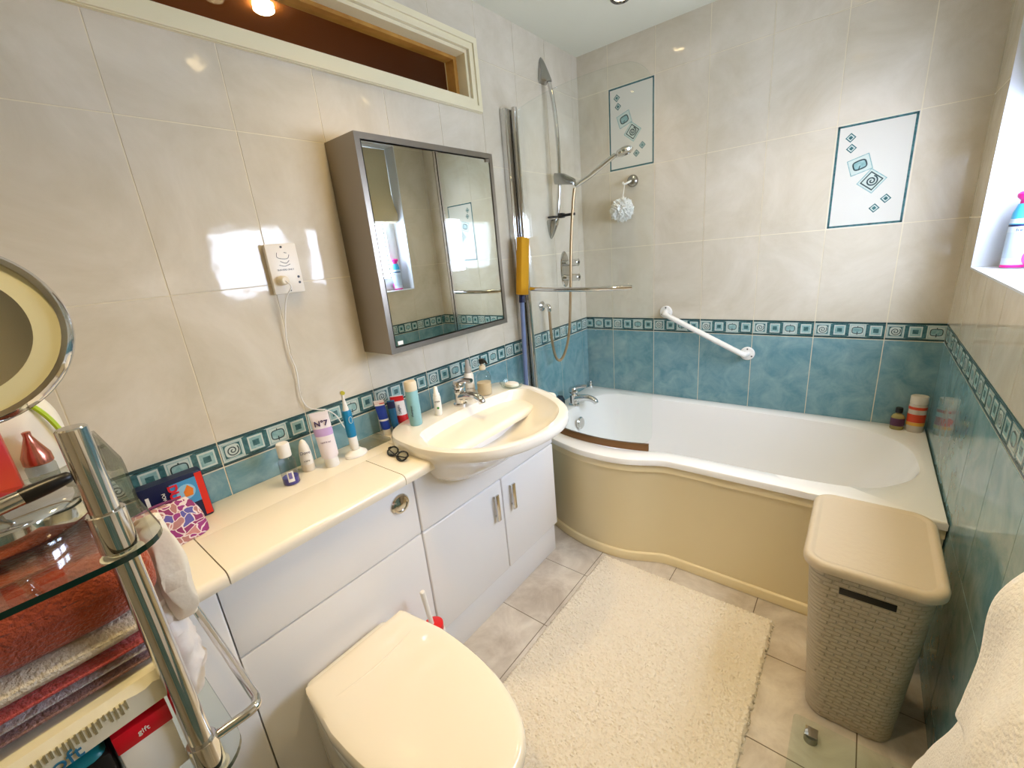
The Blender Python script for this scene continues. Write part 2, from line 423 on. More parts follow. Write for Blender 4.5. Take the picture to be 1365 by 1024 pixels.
# frosted pane: the lit window
mp = bpy.data.materials.new('frosted_pane'); mp.use_nodes = True; nt = mp.node_tree; b = nt.nodes['Principled BSDF']
b.inputs['Base Color'].default_value = (0.8, 0.85, 0.9, 1); b.inputs['Roughness'].default_value = 0.25
b.inputs['Emission Color'].default_value = (0.66, 0.77, 1.0, 1); b.inputs['Emission Strength'].default_value = WINDOW_STRENGTH
vo = nt.nodes.new('ShaderNodeTexVoronoi'); vo.inputs['Scale'].default_value = 90; bp = nt.nodes.new('ShaderNodeBump'); bp.inputs['Distance'].default_value = .003
tc = nt.nodes.new('ShaderNodeTexCoord'); nt.links.new(tc.outputs['Object'], vo.inputs['Vector']); nt.links.new(vo.outputs['Distance'], bp.inputs['Height']); nt.links.new(bp.outputs[0], b.inputs['Normal'])
for a, bb in ((i0[0] + .045, -.89), (-.845, i0[1] - .045)):
    struct(boxo('window_pane', (W + .142, W + .148, a + .036, bb - .036, i0[2] + .08, i0[3] - .08), mp, w2))
# roman blind, partly lowered
bm = bmesh.new()
ys = (WN[0] + .02, WN[1] - .02); prof = []
z = 2.145
prof = [(W + .075, 2.145), (W + .075, 1.86), (W + .060, 1.78), (W + .035, 1.72), (W + .045, 1.675), (W + .078, 1.665), (W + .092, 1.70), (W + .088, 1.80), (W + .092, 1.88), (W + .092, 2.145)]
loft(bm, [[Vector((x, y, zz)) for x, zz in prof] for y in (ys[0], ys[1])])
tag(link('roman_blind', bm, mat('blind_fabric', (196, 186, 156), 0.8, bump=(90, .3, .003))), 'beige fabric blind gathered in the upper half of the bright side window', 'blind')

# ------------------------------------------------------------------ lamps
m_bulb = emit('lamp_glow', (255, 226, 170), 18)
for k, (x, y, watts) in enumerate(SPOTS):
    lab = 'recessed chrome downlight in the white ceiling above the bath end by the shower' if k == 0 else 'recessed chrome downlight in the bathroom ceiling, out of the picture'
    t = thing('ceiling_downlight', lab, 'ceiling light', (x, y, HC), 'downlights in the ceiling')
    bm = bmesh.new(); lathe(bm, [(.041, 0), (.043, -.004), (.036, -.009), (.030, -.004), (.028, -.001)], (x, y, HC), 32, cap0=False, cap1=False); link('trim_ring', bm, mat('dark_chrome', (120, 120, 120), .15, 1.0), t)
    bm = bmesh.new(); lathe(bm, [(.027, -.0015), (.02, -.004), (.0, -.005)], (x, y, HC), 24, cap1=False); link('lamp', bm, m_bulb, t)
    ld = bpy.data.lights.new('spot_lamp', 'SPOT'); ld.energy = watts; ld.color = (1.0, 0.72, 0.35); ld.spot_size = math.radians(112); ld.spot_blend = 1.0; ld.shadow_soft_size = 0.05
    lo = bpy.data.objects.new('spot_lamp', ld); COL.objects.link(lo); lo.location = (0, 0, -.02); lo.parent = t
t = thing('ceiling_downlight', 'round lit downlight on the dark brown hallway ceiling seen through the high window', 'ceiling light', (-.524, -1.387, HC))
bm = bmesh.new(); lathe(bm, [(.036, 0), (.036, -.02), (.03, -.024), (0, -.024)], (-.524, -1.387, HC), 28); link('lamp', bm, m_bulb, t)
ld = bpy.data.lights.new('hall_fill', 'POINT'); ld.energy = 4.5; ld.color = (1, .68, .34); ld.shadow_soft_size = .1  # unseen point light added to brighten the hallway, apart from its downlight
lo = bpy.data.objects.new('hall_fill', ld); COL.objects.link(lo); lo.location = (-.9, -1.4, 1.5)

# ------------------------------------------------------------------ fitted furniture along the left wall
XD = 0.33   # door face
def door(name, y0, y1, z0, z1, parent, x0=0.312, bev=.005):
    bm = bmesh.new(); box(bm, x0, XD, y0, y1, z0, z1, bev=bev, seg=3); return link(name, bm, m_unit, parent)
v = thing('vanity_cabinet', 'white gloss vanity cabinet with two doors under the washbasin', 'cabinet', (0.165, -1.315, 0))
boxo('carcass', (0.002, .31, -1.688, -.942, .14, .668), m_unit, v)
boxo('end_panel', (0.002, .31, -.958, -.942, .669, .764), m_unit, v)
boxo('end_panel', (0.002, .31, -1.688, -1.672, .669, .764), m_unit, v)
boxo('plinth', (0.02, .312, -1.688, -.945, .0, .14), m_unit, v, .002)
door('fascia', -1.688, -.942, .562, .762, v)
for y0, y1, hy in ((-1.688, -1.303, -1.35), (-1.299, -.942, -1.251)):
    d = door('door', y0, y1, .152, .558, v)
    bm = bmesh.new(); box(bm, XD + .012, XD + .020, hy - .009, hy + .009, .408, .52, bev=.002)
    for zz in (.425, .503): cyl(bm, (XD, hy, zz), (XD + .014, hy, zz), .004, n=10)
    link('handle', bm, m_chrome, d)
v = thing('toilet_cabinet', 'white cistern cabinet with chrome flush button behind the toilet', 'cabinet', (0.165, -1.96, 0))
boxo('carcass', (0.002, .31, -2.222, -1.692, .0, .764), m_unit, v)
def profiled(name, y0, y1, z0, z1, parent):
    bm = bmesh.new(); vs = box(bm, .312, XD - .003, y0, y1, z0, z1, bev=.002)
    loft(bm, [[(XD - .003, y0 + .006, z0 + .006), (XD - .003, y1 - .006, z0 + .006), (XD - .003, y1 - .006, z1 - .006), (XD - .003, y0 + .006, z1 - .006)],
              [(XD + .002, y0 + .03, z0 + .03), (XD + .002, y1 - .03, z0 + .03), (XD + .002, y1 - .03, z1 - .03), (XD + .002, y0 + .03, z1 - .03)]])
    return link(name, bm, m_unit, parent)
profiled('upper_panel', -2.222, -1.692, .562, .762, v); profiled('lower_panel', -2.222, -1.692, .012, .558, v)
bm = bmesh.new(); M0 = frame_to((1, 0, 0))
lathe(bm, [(.031, 0), (.031, .004), (.027, .009), (.022, .010), (.021, .007), (.012, .009), (0, .0095)], (XD + .002, -1.752, .703), 32, M=M0, cap1=False)
link('flush_button', bm, m_chrome, v)
v = thing('base_cabinet', 'white base cabinet left of the toilet cabinet, partly behind the glass trolley', 'cabinet', (0.165, -2.5, 0))
boxo('carcass', (0.002, .31, YF + .003, -2.2245, .0, .764), m_unit, v); door('door', YF + .006, -2.2245, .012, .762, v)

# worktop with the lift-off cistern lid
wt = thing('worktop', 'long cream worktop with seams running along the tiled wall under the bottles', 'worktop', (.18, -1.8, .765))
def slab_front(name, y0, y1, x0=0.0025, x1=.368):
    pr = [(x0, .766), (x1 - .012, .766), (x1 - .003, .769), (x1, .778), (x1, .788), (x1 - .004, .796), (x1 - .012, .80), (x0, .80)]
    bm = bmesh.new(); loft(bm, [[Vector((x, y, z)) for x, z in pr] for y in (y0, y1)]); return link(name, bm, m_worktop, wt)
slab_front('end_slab', YF + .004, -2.2035)
boxo('back_strip', (.0025, .168, -2.201, -1.62, .766, .80), m_worktop, wt, .0015)
slab_front('cistern_lid', -2.201, -1.742, .1695); 
slab_front('basin_slab', -1.7395, -.943, .1695)
boxo('back_strip', (.0025, .168, -1.619, -.943, .766, .80), m_worktop, wt, .0015)

# ------------------------------------------------------------------ washbasin
bs = thing('washbasin', 'large cream semi-recessed washbasin with a D shaped bowl', 'washbasin', (.3, -1.32, .7))
yc = -1.325
outer = [(.088, yc - .15), (.092, yc - .21), (.125, yc - .275), (.18, yc - .312), (.26, yc - .325), (.36, yc - .325), (.465, yc - .292), (.55, yc - .225), (.60, yc - .125), (.617, yc - .015), (.603, yc + .09), (.56, yc + .165), (.50, yc + .222), (.40, yc + .288), (.30, yc + .325), (.20, yc + .338), (.12, yc + .325), (.09, yc + .28), (.088, yc + .15)]
outer = [(p.x, p.y) for p in smooth_path([(x, y, 0) for x, y in outer], 5)]
inner = [(.225, yc - .20), (.212, yc - .12), (.205, yc), (.212, yc + .13), (.232, yc + .235), (.275, yc + .285), (.34, yc + .268), (.44, yc + .222), (.525, yc + .158), (.572, yc + .072), (.588, yc - .02), (.576, yc - .115), (.528, yc - .205), (.452, yc - .264), (.36, yc - .294), (.28, yc - .272), (.24, yc - .245)]
inner = [(p.x, p.y) for p in smooth_path([(x, y, 0) for x, y in inner + [inner[0]]], 4)][:-1]
N = 96; C = (.33, yc); A = [2 * PI * i / N for i in range(N)]
O = polar(outer, C, A); I = polar(inner, C, A)
def ringz(P, s, z, c=C, sx=None): return [Vector((c[0] + (x - c[0]) * s, c[1] + (y - c[1]) * s, z)) for x, y in P]
bm = bmesh.new()
under = []
for sx, sy, z in ((.10, .30, .672), (.22, .60, .675), (.32, .76, .690), (.42, .87, .72), (.55, .93, .755), (.75, .965, .785), (.93, .985, .800)):
    under.append([Vector((C[0] + (x - C[0]) * (sx if x > C[0] else min(1, sx + .5)), C[1] + (y - C[1]) * sy, z)) for x, y in O])
rings = under + [ringz(O, .985, .806), ringz(O, 1.0, .814), ringz(O, 1.0, .828), ringz(O, .99, .838), ringz(O, .97, .841)]
mid = [((a[0] * .35 + b[0] * .65), (a[1] * .35 + b[1] * .65)) for a, b in zip(O, I)]
rings += [[Vector((x, y, .8405)) for x, y in mid], ringz(I, 1.0, .839), ringz(I, .985, .832)]
Cb = (.33, yc)
for s, z in ((.94, .812), (.84, .786), (.70, .762), (.52, .742), (.32, .729), (.12, .724)):
    cb = (.255 + .075 * s, yc - .008 * (1 - s))
    rings.append([Vector((cb[0] + (x - Cb[0]) * s, cb[1] + (y - Cb[1]) * s, z)) for x, y in I])
loft(bm, rings, True, True)
bo = link('basin_body', bm, m_ceramic, bs)
bm = bmesh.new(); lathe(bm, [(.030, .000), (.030, .004), (.024, .006), (.022, .002), (.012, .003), (.012, .009), (0, .010)], (.268, yc - .008, .7255), 24, cap1=False); link('waste', bm, m_chrome, bs)
bm = bmesh.new(); Mx = frame_to((.9, 0, .35)); lathe(bm, [(.0085, -.006), (.0085, .0015), (.006, .002), (0, .002)], (.226, yc - .035, .790), 18, M=Mx, cap1=False); link('overflow_hole', bm, mat('hole_brown', (60, 20, 16), .6), bs)

def mixer(name, label, x, y, z, s=1.0, parent=None, yaw=0.0):
    t = thing(name, label, 'tap', (x, y, z)); R = Matrix.Rotation(yaw, 3, 'Z')
    def q(a, b, c): v = R @ Vector((a, b, c)) * s; return (x + v.x, y + v.y, z + v.z)
    bm = bmesh.new(); lathe(bm, [(.026 * s, 0), (.026 * s, .006 * s), (.020 * s, .010 * s), (.019 * s, .045 * s), (.021 * s, .055 * s), (.016 * s, .062 * s)], (x, y, z), 24); link('tap_body', bm, m_chrome, t)
    bm = bmesh.new(); tube(bm, [q(.0, 0, .032), q(.04, 0, .043), (q(.08, 0, .045)), q(.11, 0, .036), q(.118, 0, .022)], lambda u: s * (.018 - .005 * u), 14); link('spout', bm, m_chrome, t)
    bm = bmesh.new(); lathe(bm, [(.012 * s, .060 * s), (.023 * s, .068 * s), (.024 * s, .083 * s), (.018 * s, .094 * s), (0, .097 * s)], (x, y, z), 24, cap1=False)
    tube(bm, [q(.0, 0, .085), q(.03, 0, .100), q(.075, 0, .106)], lambda u: s * (.013 - .005 * u), 10); link('lever', bm, m_chrome, t)
    return t
mixer('basin_tap', 'chrome single lever mixer tap on the washbasin ledge', .165, -1.305, .8405, 1.0)

# ------------------------------------------------------------------ toilet
tl = thing('toilet', 'cream toilet with closed lid against the white cabinet', 'toilet', (.6, -2.0, 0))
def dshape(x0, x1, hw, back, yc, n=30, e=2.5):
    P = [(x0, yc - back)]
    for i in range(n + 1):
        t = -PI / 2 + PI * i / n; c = math.cos(t) ** (2 / e); s = math.copysign(abs(math.sin(t)) ** (2 / 2.3), math.sin(t))
        P.append((x0 + .15 + (x1 - x0 - .15) * c, yc + hw * s))
    P.append((x0, yc + back)); return P
yt = -2.0
lid_o = dshape(.405, .925, .163, .143, yt); CT = (.62, yt); AN = [2 * PI * i / 120 for i in range(120)]
# exact back corners
LO = polar(lid_o, CT, AN)
def sring(P, s, z, c=CT): return [Vector((c[0] + (x - c[0]) * s, c[1] + (y - c[1]) * s, z)) for x, y in P]
bm = bmesh.new()
loft(bm, [sring(LO, .90, .395), sring(LO, .965, .397), sring(LO, .975, .405), sring(LO, .97, .413), sring(LO, .9, .414)]); link('seat', bm, m_seat, tl)
bm = bmesh.new()
top = lambda P, s, z0: [Vector((CT[0] + (x - CT[0]) * s, CT[1] + (y - CT[1]) * s, z0 + (.006 if False else 0) - .004 * max(0, (.50 - (CT[0] + (x - CT[0]) * s)) / .1))) for x, y in P]
rings = [sring(LO, .97, .417), sring(LO, 1.0, .419), sring(LO, 1.004, .430), sring(LO, .995, .440), top(LO, .97, .446), top(LO, .92, .4485)]
loft(bm, rings, True, False)
# top surface grid with hinge step
vs_last = [v for v in bm.verts][-120:]
prev = vs_last
for s in (.8, .6, .4, .2):
    new = []
    for x, y in LO:
        X = CT[0] + (x - CT[0]) * s; Y = CT[1] + (y - CT[1]) * s
        new.append(bm.verts.new((X, Y, .4500 - .0035 * max(0, (.50 - X) / .1))))
    for i in range(120):
        j = (i + 1) % 120; bm.faces.new((prev[i], prev[j], new[j], new[i]))
    prev = new
bm.faces.new(prev)
ld_ = link('lid', bm, m_seat, tl)
# curved raised ridge near the hinge
bm = bmesh.new()
pts = [(.505 + .016 * math.cos((y / .125) * PI / 2) - .012, yt + y, .4475) for y in [(-.125 + .25 * i / 14) for i in range(15)]]
tube(bm, pts, lambda u: .0045 * math.sin(PI * min(max(u, .03), .97)) ** .4, 8, 2); link('lid_ridge', bm, m_seat, ld_)
for sgn in (-1, 1):
    bm = bmesh.new(); cyl(bm, (.43, yt + sgn * .075 - .02, .405), (.43, yt + sgn * .075 + .02, .405), .010, bev=.002); link('hinge', bm, m_seat, tl)
bm = bmesh.new()
def pan(P, s, z, k): # narrower towards the floor
    return [Vector((max(.334, .40 + (x - .40) * k), yt + (y - yt) * s, z)) for x, y in P]
loft(bm, [pan(LO, .72, .001, .62), pan(LO, .70, .10, .62), pan(LO, .72, .18, .68), pan(LO, .82, .27, .82), pan(LO, .93, .34, .93), pan(LO, .96, .385, .955), pan(LO, .93, .393, .94)])
box(bm, .334, .47, yt - .125, yt + .125, .001, .390, bev=.02, seg=3)
link('pan', bm, m_ceramic, tl)
# toilet brush beside it
t = thing('toilet_brush', 'white toilet brush with red collar between the toilet and the cabinet', 'brush', (.405, -1.76, 0))
bm = bmesh.new(); lathe(bm, [(.035, 0), (.038, .005), (.033, .275), (.030, .280)], (.405, -1.76, 0), 24); link('holder', bm, m_wplast, t)
bm = bmesh.new(); cyl(bm, (.405, -1.762, .27), (.398, -1.775, .435), .007, .008, bev=.003); link('handle', bm, m_wplast, t)
bm = bmesh.new(); lathe(bm, [(.020, .2805), (.030, .285), (.030, .302), (.018, .307)], (.405, -1.76, 0), 24); link('collar', bm, mat('red_plastic', (214, 30, 34), .3), t)

# ------------------------------------------------------------------ bath
RZ = 0.512
bt = thing('bath', 'white P-shaped bath with a cream curved panel along the back wall', 'bath', (.8, -.4, 0))
front = [(W - .003, -.785), (1.3, -.785), (1.0, -.785), (.83, -.785), (.77, -.79), (.71, -.815), (.64, -.845), (.56, -.860), (.47, -.862), (.38, -.852), (.28, -.825), (.18, -.785), (.09, -.738), (.004, -.690)]
fs = [(p.x, p.y) for p in smooth_path([(x, y, 0) for x, y in front], 5)]
OUT = fs + [(.003, -.003), (W - .003, -.003)]
INN = [(p.x, p.y) for p in smooth_path([(x, y, 0) for x, y in [(1.565, -.40), (1.55, -.27), (1.49, -.17), (1.36, -.105), (1.1, -.085), (.7, -.082), (.35, -.085), (.22, -.10), (.15, -.16), (.125, -.3), (.125, -.5), (.17, -.61), (.27, -.70), (.38, -.755), (.5, -.775), (.6, -.76), (.70, -.722), (.80, -.706), (1.0, -.700), (1.25, -.695), (1.42, -.66), (1.52, -.56), (1.56, -.47), (1.565, -.40)]], 4)][:-1]
CB = (.8, -.42)
NB = 220; AB = sorted([2 * PI * i / NB for i in range(NB)] + [math.atan2(y - CB[1], x - CB[0]) % (2 * PI) for x, y in [(W - .003, -.785), (.004, -.690), (.003, -.003), (W - .003, -.003)]])
OO = polar(OUT, CB, AB); II = polar(INN, CB, AB)
def cr(P, z, inset=0.0, c=CB):
    out = []
    for x, y in P:
        d = Vector((x - c[0], y - c[1])); L = d.length; k = (L - inset) / L; out.append(Vector((c[0] + d.x * k, c[1] + d.y * k, z)))
    return out
def mixr(t, z): return [Vector((a[0] * (1 - t) + b[0] * t, a[1] * (1 - t) + b[1] * t, z)) for a, b in zip(OO, II)]
bm = bmesh.new()
rings = [cr(OO, RZ - .028, .004), cr(OO, RZ - .026), cr(OO, RZ - .007), cr(OO, RZ - .002, .003), cr(OO, RZ, .009), mixr(.5, RZ), cr(II, RZ, -.006), cr(II, RZ - .003), cr(II, RZ - .02, .006)]
def scl(P, s, z, c=(.78, -.42)): return [Vector((c[0] + (x - c[0]) * s, c[1] + (y - c[1]) * (s * .97), z)) for x, y in P]
rings += [scl(II, .96, .42), scl(II, .92, .32), scl(II, .87, .22), scl(II, .80, .15), scl(II, .68, .12), scl(II, .3, .112), scl(II, .05, .11)]
loft(bm, rings, False, True); link('tub', bm, m_acrylic, bt)
# panel: sweep a profile under the rim along the front
path = [Vector((x, y, 0)) for x, y in fs]
prof = [(.0, .002), (.0, .038), (-.003, .042), (-.010, .045), (-.010, .445), (-.008, .450), (-.002, .452), (-.002, .484), (-.03, .484), (-.03, .002)]
bm = bmesh.new(); rings = []
for i, p in enumerate(path):
    d = (path[min(i + 1, len(path) - 1)] - path[max(i - 1, 0)]).normalized(); n = Vector((-d.y, d.x, 0))  # heading -x: left normal = -y side
    if n.y > 0: n = -n
    rings.append([Vector((min(max(p.x + n.x * (o - .006), .004), W - .004), p.y + n.y * (o - .006), z)) for o, z in prof])
loft(bm, rings); bmesh.ops.recalc_face_normals(bm, faces=bm.faces); link('bath_panel', bm, m_panel, bt)
bm = bmesh.new(); lathe(bm, [(.036, 0), (.036, .006), (.030, .012), (.012, .013), (0, .013)], (.158, -.405, .425), 28, M=frame_to((.97, 0, .1)), cap1=False); link('overflow_cover', bm, m_chrome, bt)
bm = bmesh.new(); lathe(bm, [(.03, 0), (.03, .004), (.02, .006), (0, .006)], (.42, -.42, .113), 24, cap1=False); link('waste', bm, m_chrome, bt)
mixer('bath_tap', 'chrome mixer tap on the left end of the bath', .100, -.365, RZ, 1.15, yaw=.1)
bm = bmesh.new(); lathe(bm, [(.022, 0), (.028, .01), (.028, .045), (.018, .064), (0, .066)], (.045, -.425, RZ), 20, cap1=False)
for v_ in bm.verts: v_.co += Vector(v_.co - Vector((.045, -.425, RZ + .03))).normalized() * .004 * noise.noise(v_.co * 90)
tag(link('bath_sponge', bm, mat('sponge_dark', (20, 34, 48), .8, bump=(120, .8, .004))), 'dark navy sponge tucked behind the chrome bath tap', 'sponge')
bm = bmesh.new(); lathe(bm, [(.016, 0), (.016, .012), (.010, .018), (.013, .032), (.009, .042), (0, .044)], (.028, -.030, RZ), 20, cap1=False)
tag(link('bath_plug', bm, m_chrome), 'small chrome fitting standing in the far left corner of the bath', 'plug')
# shampoo bottles
t = thing('shampoo_bottle', 'small amber bottle with black cap and purple label on the bath corner', 'bottle', (1.512, -.055, RZ))
bm = bmesh.new(); lathe(bm, [(.020, 0), (.023, .004), (.023, .055), (.017, .066), (.010, .070), (.010, .076)], (1.512, -.055, RZ), 20, sy=.8); link('body', bm, mat('amber_liquid', (206, 190, 120), .15, trans=.5), t)
bm = bmesh.new(); lathe(bm, [(.0125, .076), (.0125, .094), (.011, .097)], (1.512, -.055, RZ), 18); link('cap', bm, m_black, t)
bm = bmesh.new(); lathe(bm, [(.0236, .018), (.0236, .052)], (1.512, -.055, RZ), 20, sy=.82, cap0=False, cap1=False); link('paper_label', bm, mat('purple_label', (84, 44, 74), .5), t)
t = thing('shampoo_bottle', 'tall clear bottle with red and orange label in the bath corner', 'bottle', (1.568, -.055, RZ))
bm = bmesh.new(); lathe(bm, [(.026, 0), (.029, .004), (.029, .115), (.027, .122)], (1.568, -.055, RZ), 24, sy=.75); link('body', bm, mat('cloudy_plastic', (226, 214, 196), .25, trans=.2), t)
bm = bmesh.new(); lathe(bm, [(.0275, .123), (.0285, .128), (.0285, .155), (.026, .158)], (1.568, -.055, RZ), 24, sy=.75); link('cap', bm, mat('frosted_cap', (214, 206, 190), .3), t)
bm = bmesh.new(); lathe(bm, [(.0296, .045), (.0296, .080)], (1.568, -.055, RZ), 24, sy=.77, cap0=False, cap1=False); lathe(bm, [(.0296, .100), (.0296, .112)], (1.568, -.055, RZ), 24, sy=.77, cap0=False, cap1=False); link('paper_label', bm, mat('red_label', (206, 70, 36), .4), t)
bm = bmesh.new(); lathe(bm, [(.0296, .030), (.0296, .0445)], (1.568, -.055, RZ), 24, sy=.77, cap0=False, cap1=False); link('label_band', bm, mat('yellow_label', (226, 170, 70), .4), t)

# ------------------------------------------------------------------ shower screen
ss = thing('shower_screen', 'curved clear glass bath screen with chrome wall profile and rail', 'shower screen', (.02, -.65, RZ))
gp = [Vector((x, y, 0)) for x, y in [(.045, -.652), (.12, -.690), (.2, -.722), (.3, -.750), (.4, -.765), (.5, -.768), (.6, -.755), (.70, -.728)]]
gs = smooth_path(gp, 8)
Ls = [0]
for a, b_ in zip(gs[:-1], gs[1:]): Ls.append(Ls[-1] + (b_ - a).length)
Lt = Ls[-1]; r = .10; zt, zb = 1.97, .545
def ztop(s): return zt if s < Lt - r else zt - r + math.sqrt(max(0, r * r - (s - (Lt - r)) ** 2))
r_b = .05
def zbot(s): return zb if s < Lt - r_b else zb + r_b - math.sqrt(max(0, r_b * r_b - (s - (Lt - r_b)) ** 2))
cols = []
extra = [Lt - r * (1 - math.sin(PI / 2 * k / 10)) for k in range(1, 11)]
S = sorted(set([round(x, 5) for x in Ls if x < Lt - r] + [round(x, 5) for x in extra]))
def at_s(s):
    for i in range(len(Ls) - 1):
        if s <= Ls[i + 1] + 1e-6:
            return gs[i].lerp(gs[i + 1], (s - Ls[i]) / (Ls[i + 1] - Ls[i]))
    return gs[-1]
bm = bmesh.new(); F = []; B = []
for s in S:
    p = at_s(s); q = at_s(max(0, s - .01)); d = (p - q); d = d.normalized() if d.length > 0 else (gs[1] - gs[0]).normalized(); n = Vector((-d.y, d.x, 0)) * .003
    F.append([bm.verts.new((p.x + n.x, p.y + n.y, zz)) for zz in (zbot(s), ztop(s))]); B.append([bm.verts.new((p.x - n.x, p.y - n.y, zz)) for zz in (zbot(s), ztop(s))])
for i in range(len(S) - 1):
    bm.faces.new((F[i][0], F[i + 1][0], F[i + 1][1], F[i][1])).material_index = 0
    bm.faces.new((B[i][0], B[i][1], B[i + 1][1], B[i + 1][0])).material_index = 0
    bm.faces.new((F[i][1], F[i + 1][1], B[i + 1][1], B[i][1])).material_index = 1
    bm.faces.new((F[i][0], B[i][0], B[i + 1][0], F[i + 1][0])).material_index = 1
bm.faces.new((F[-1][0], B[-1][0], B[-1][1], F[-1][1])).material_index = 1
link('glass_panel', bm, [m_glass, m_shelfglass], ss)
bm = bmesh.new(); poly_prism(bm, rrect(.001, .030, -.700, -.640, .004), .514, 1.985); link('wall_profile', bm, m_chrome, ss)
bm = bmesh.new(); cyl(bm, (.045, -.650, .516), (.045, -.650, 1.99), .013, n=20); link('hinge_post', bm, m_chrome, ss)
bm = bmesh.new()
rg = []
for k, s in enumerate([Lt * .98 * i / 30 for i in range(31)]):
    p = at_s(s); q = at_s(max(0, s - .01)); d = (p - q); d = d.normalized() if d.length > 0 else (gs[1] - gs[0]).normalized(); n = Vector((-d.y, d.x, 0))
    rg.append([p + n * a + Vector((0, 0, zz)) for a, zz in ((-.008, .514), (.008, .514), (.006, .544), (-.006, .544))])
loft(bm, rg); link('seal_strip', bm, m_bronze, ss)
bm = bmesh.new()
rp = [(.12, -.727, 1.215), (.2, -.765, 1.215), (.33, -.800, 1.215), (.45, -.812, 1.215), (.56, -.803, 1.215), (.64, -.782, 1.215)]
tube(bm, rp, .009, 12); tr_ = link('towel_rail', bm, m_chrome, ss)
for (x, y), (x2, y2) in (((.16, -.745), (.172, -.716)), ((.56, -.803), (.552, -.765))):
    bm = bmesh.new(); cyl(bm, (x, y, 1.215), (x2, y2 , 1.215), .006, n=10); link('rail_bracket', bm, m_chrome, tr_)

# ------------------------------------------------------------------ shower
sh = thing('shower_riser', 'chrome curved shower riser rail with slider on the left wall', 'shower', (.02, -.35, 1.5))
yr = -.35
bm = bmesh.new(); tube(bm, [(.038, yr, 2.17), (.062, yr, 2.05), (.074, yr, 1.90), (.074, yr, 1.75), (.062, yr, 1.62), (.040, yr, 1.50)], .0105, 14); link('rail', bm, m_chrome, sh)
m_satin = mat('satin_chrome', (168, 168, 166), .22, 1.0)
def teardrop(z0, z1, up):
    bm = bmesh.new(); n = 14; rg = []
    for i in range(n + 1):
        t = i / n; w = .032 * math.sin(PI * min(.98, t * .55 + .42)) ; w = .030 * (1 - (1 - t) ** 0) ; 
        tt = t if up else 1 - t
        w = .034 * math.sqrt(max(1 - tt, .0004)) * (1.0 if tt > .12 else .75 + 2.1 * tt)
        dpt = .052 * (1 - tt) ** .8 + .004
        z = z0 + (z1 - z0) * t
        rg.append([Vector((.002 + dpt * max(0, math.sin(PI * k / 12)), yr - w * math.cos(PI * k / 12), z)) for k in range(13)])
    loft(bm, rg); bmesh.ops.recalc_face_normals(bm, faces=bm.faces); return bm
link('bracket', teardrop(2.15, 2.262, True), m_satin, sh); link('bracket', teardrop(1.435, 1.53, False), m_satin, sh)
bm = bmesh.new()
loft(bm, [[Vector((x, yr + a * w, z + b_ * h)) for a, b_ in ((-.8, -1), (.8, -1), (1, -.6), (1, .6), (.8, 1), (-.8, 1), (-1, .6), (-1, -.6))] for x, w, h, z in ((.045, .012, .018, 1.722), (.055, .022, .026, 1.72), (.095, .021, .026, 1.714), (.135, .016, .018, 1.70), (.158, .013, .014, 1.69), (.162, .008, .008, 1.688))])
link('slider', bm, m_satin, sh)
t = thing('hand_shower', 'chrome hand shower held in the slider, pointing to the back wall', 'shower head', (.16, -.34, 1.69))
a = Vector((.160, -.345, 1.672)); bdir = Vector((.20, .035, .092))
bm = bmesh.new(); tube(bm, [a, a + bdir * .35, a + bdir * .75 + Vector((0, 0, .008)), a + bdir * 1.0 + Vector((0, 0, .012))], lambda u: .010 + .003 * math.sin(PI * u), 14); link('handle', bm, m_chrome, t)
hc = a + bdir * 1.10 + Vector((.02, 0, .012)); bm = bmesh.new(); lathe(bm, [(.012, -.014), (.034, -.013), (.038, -.004), (.030, .008), (.012, .015), (0, .016)], hc, 28, sx=1.15, M=Matrix.Rotation(-.25, 3, 'Y'), cap1=False); link('spray_head', bm, m_chrome, t)
bm = bmesh.new(); tube(bm, [(.156, -.347, 1.662), (.146, -.350, 1.60), (.128, -.360, 1.40), (.120, -.375, 1.15), (.112, -.395, .95), (.100, -.425, .845), (.082, -.455, .800), (.065, -.475, .83), (.052, -.480, .93), (.048, -.480, 1.075)], .0075, 10, 10); link('hose', bm, mat('hose_bronze', (172, 146, 112), .3, 0.8), t)
bm = bmesh.new(); box(bm, .060, .088, yr - .016, yr + .016, 1.532, 1.556, bev=.004); box(bm, .085, .150, yr - .006, yr + .012, 1.537, 1.550, bev=.003); box(bm, .02, .062, yr - .05, yr - .012, 1.536, 1.545, bev=.003)
link('soap_clip', bm, m_black, sh)
t = thing('shower_valve', 'chrome thermostatic shower valve with two knobs on the left wall', 'tap', (.01, -.232, 1.27))
bm = bmesh.new(); Mx = frame_to((1, 0, 0)); 
rg = []
for s, d in ((1, .001), (1, .006), (.93, .010)):
    rg.append([Vector((d, -.232 + .042 * s * math.cos(u), 1.268 + .098 * s * math.copysign(abs(math.sin(u)) ** .8, math.sin(u)))) for u in [2 * PI * i / 40 for i in range(40)]])
loft(bm, rg); link('backplate', bm, m_chrome, t)
for z in (1.302, 1.222):
    bm = bmesh.new(); cyl(bm, (.008, -.232, z), (.045, -.232, z), .016, n=20); cyl(bm, (.045, -.232, z), (.095, -.232, z), .021, .019, n=24, bev=.003); kb = link('knob', bm, m_chrome, t)
    bm = bmesh.new(); cyl(bm, (.0951, -.232, z), (.0965, -.232, z), .007, n=14); link('knob_mark', bm, m_black, kb)
t = thing('wall_elbow', 'round chrome hose outlet elbow on the left wall below the screen rail', 'fitting', (.01, -.48, 1.095))
bm = bmesh.new(); lathe(bm, [(.026, .001), (.026, .006), (.018, .012), (.010, .014)], (0, -.48, 1.098), 24, M=frame_to((1, 0, 0))); link('flange', bm, m_chrome, t)
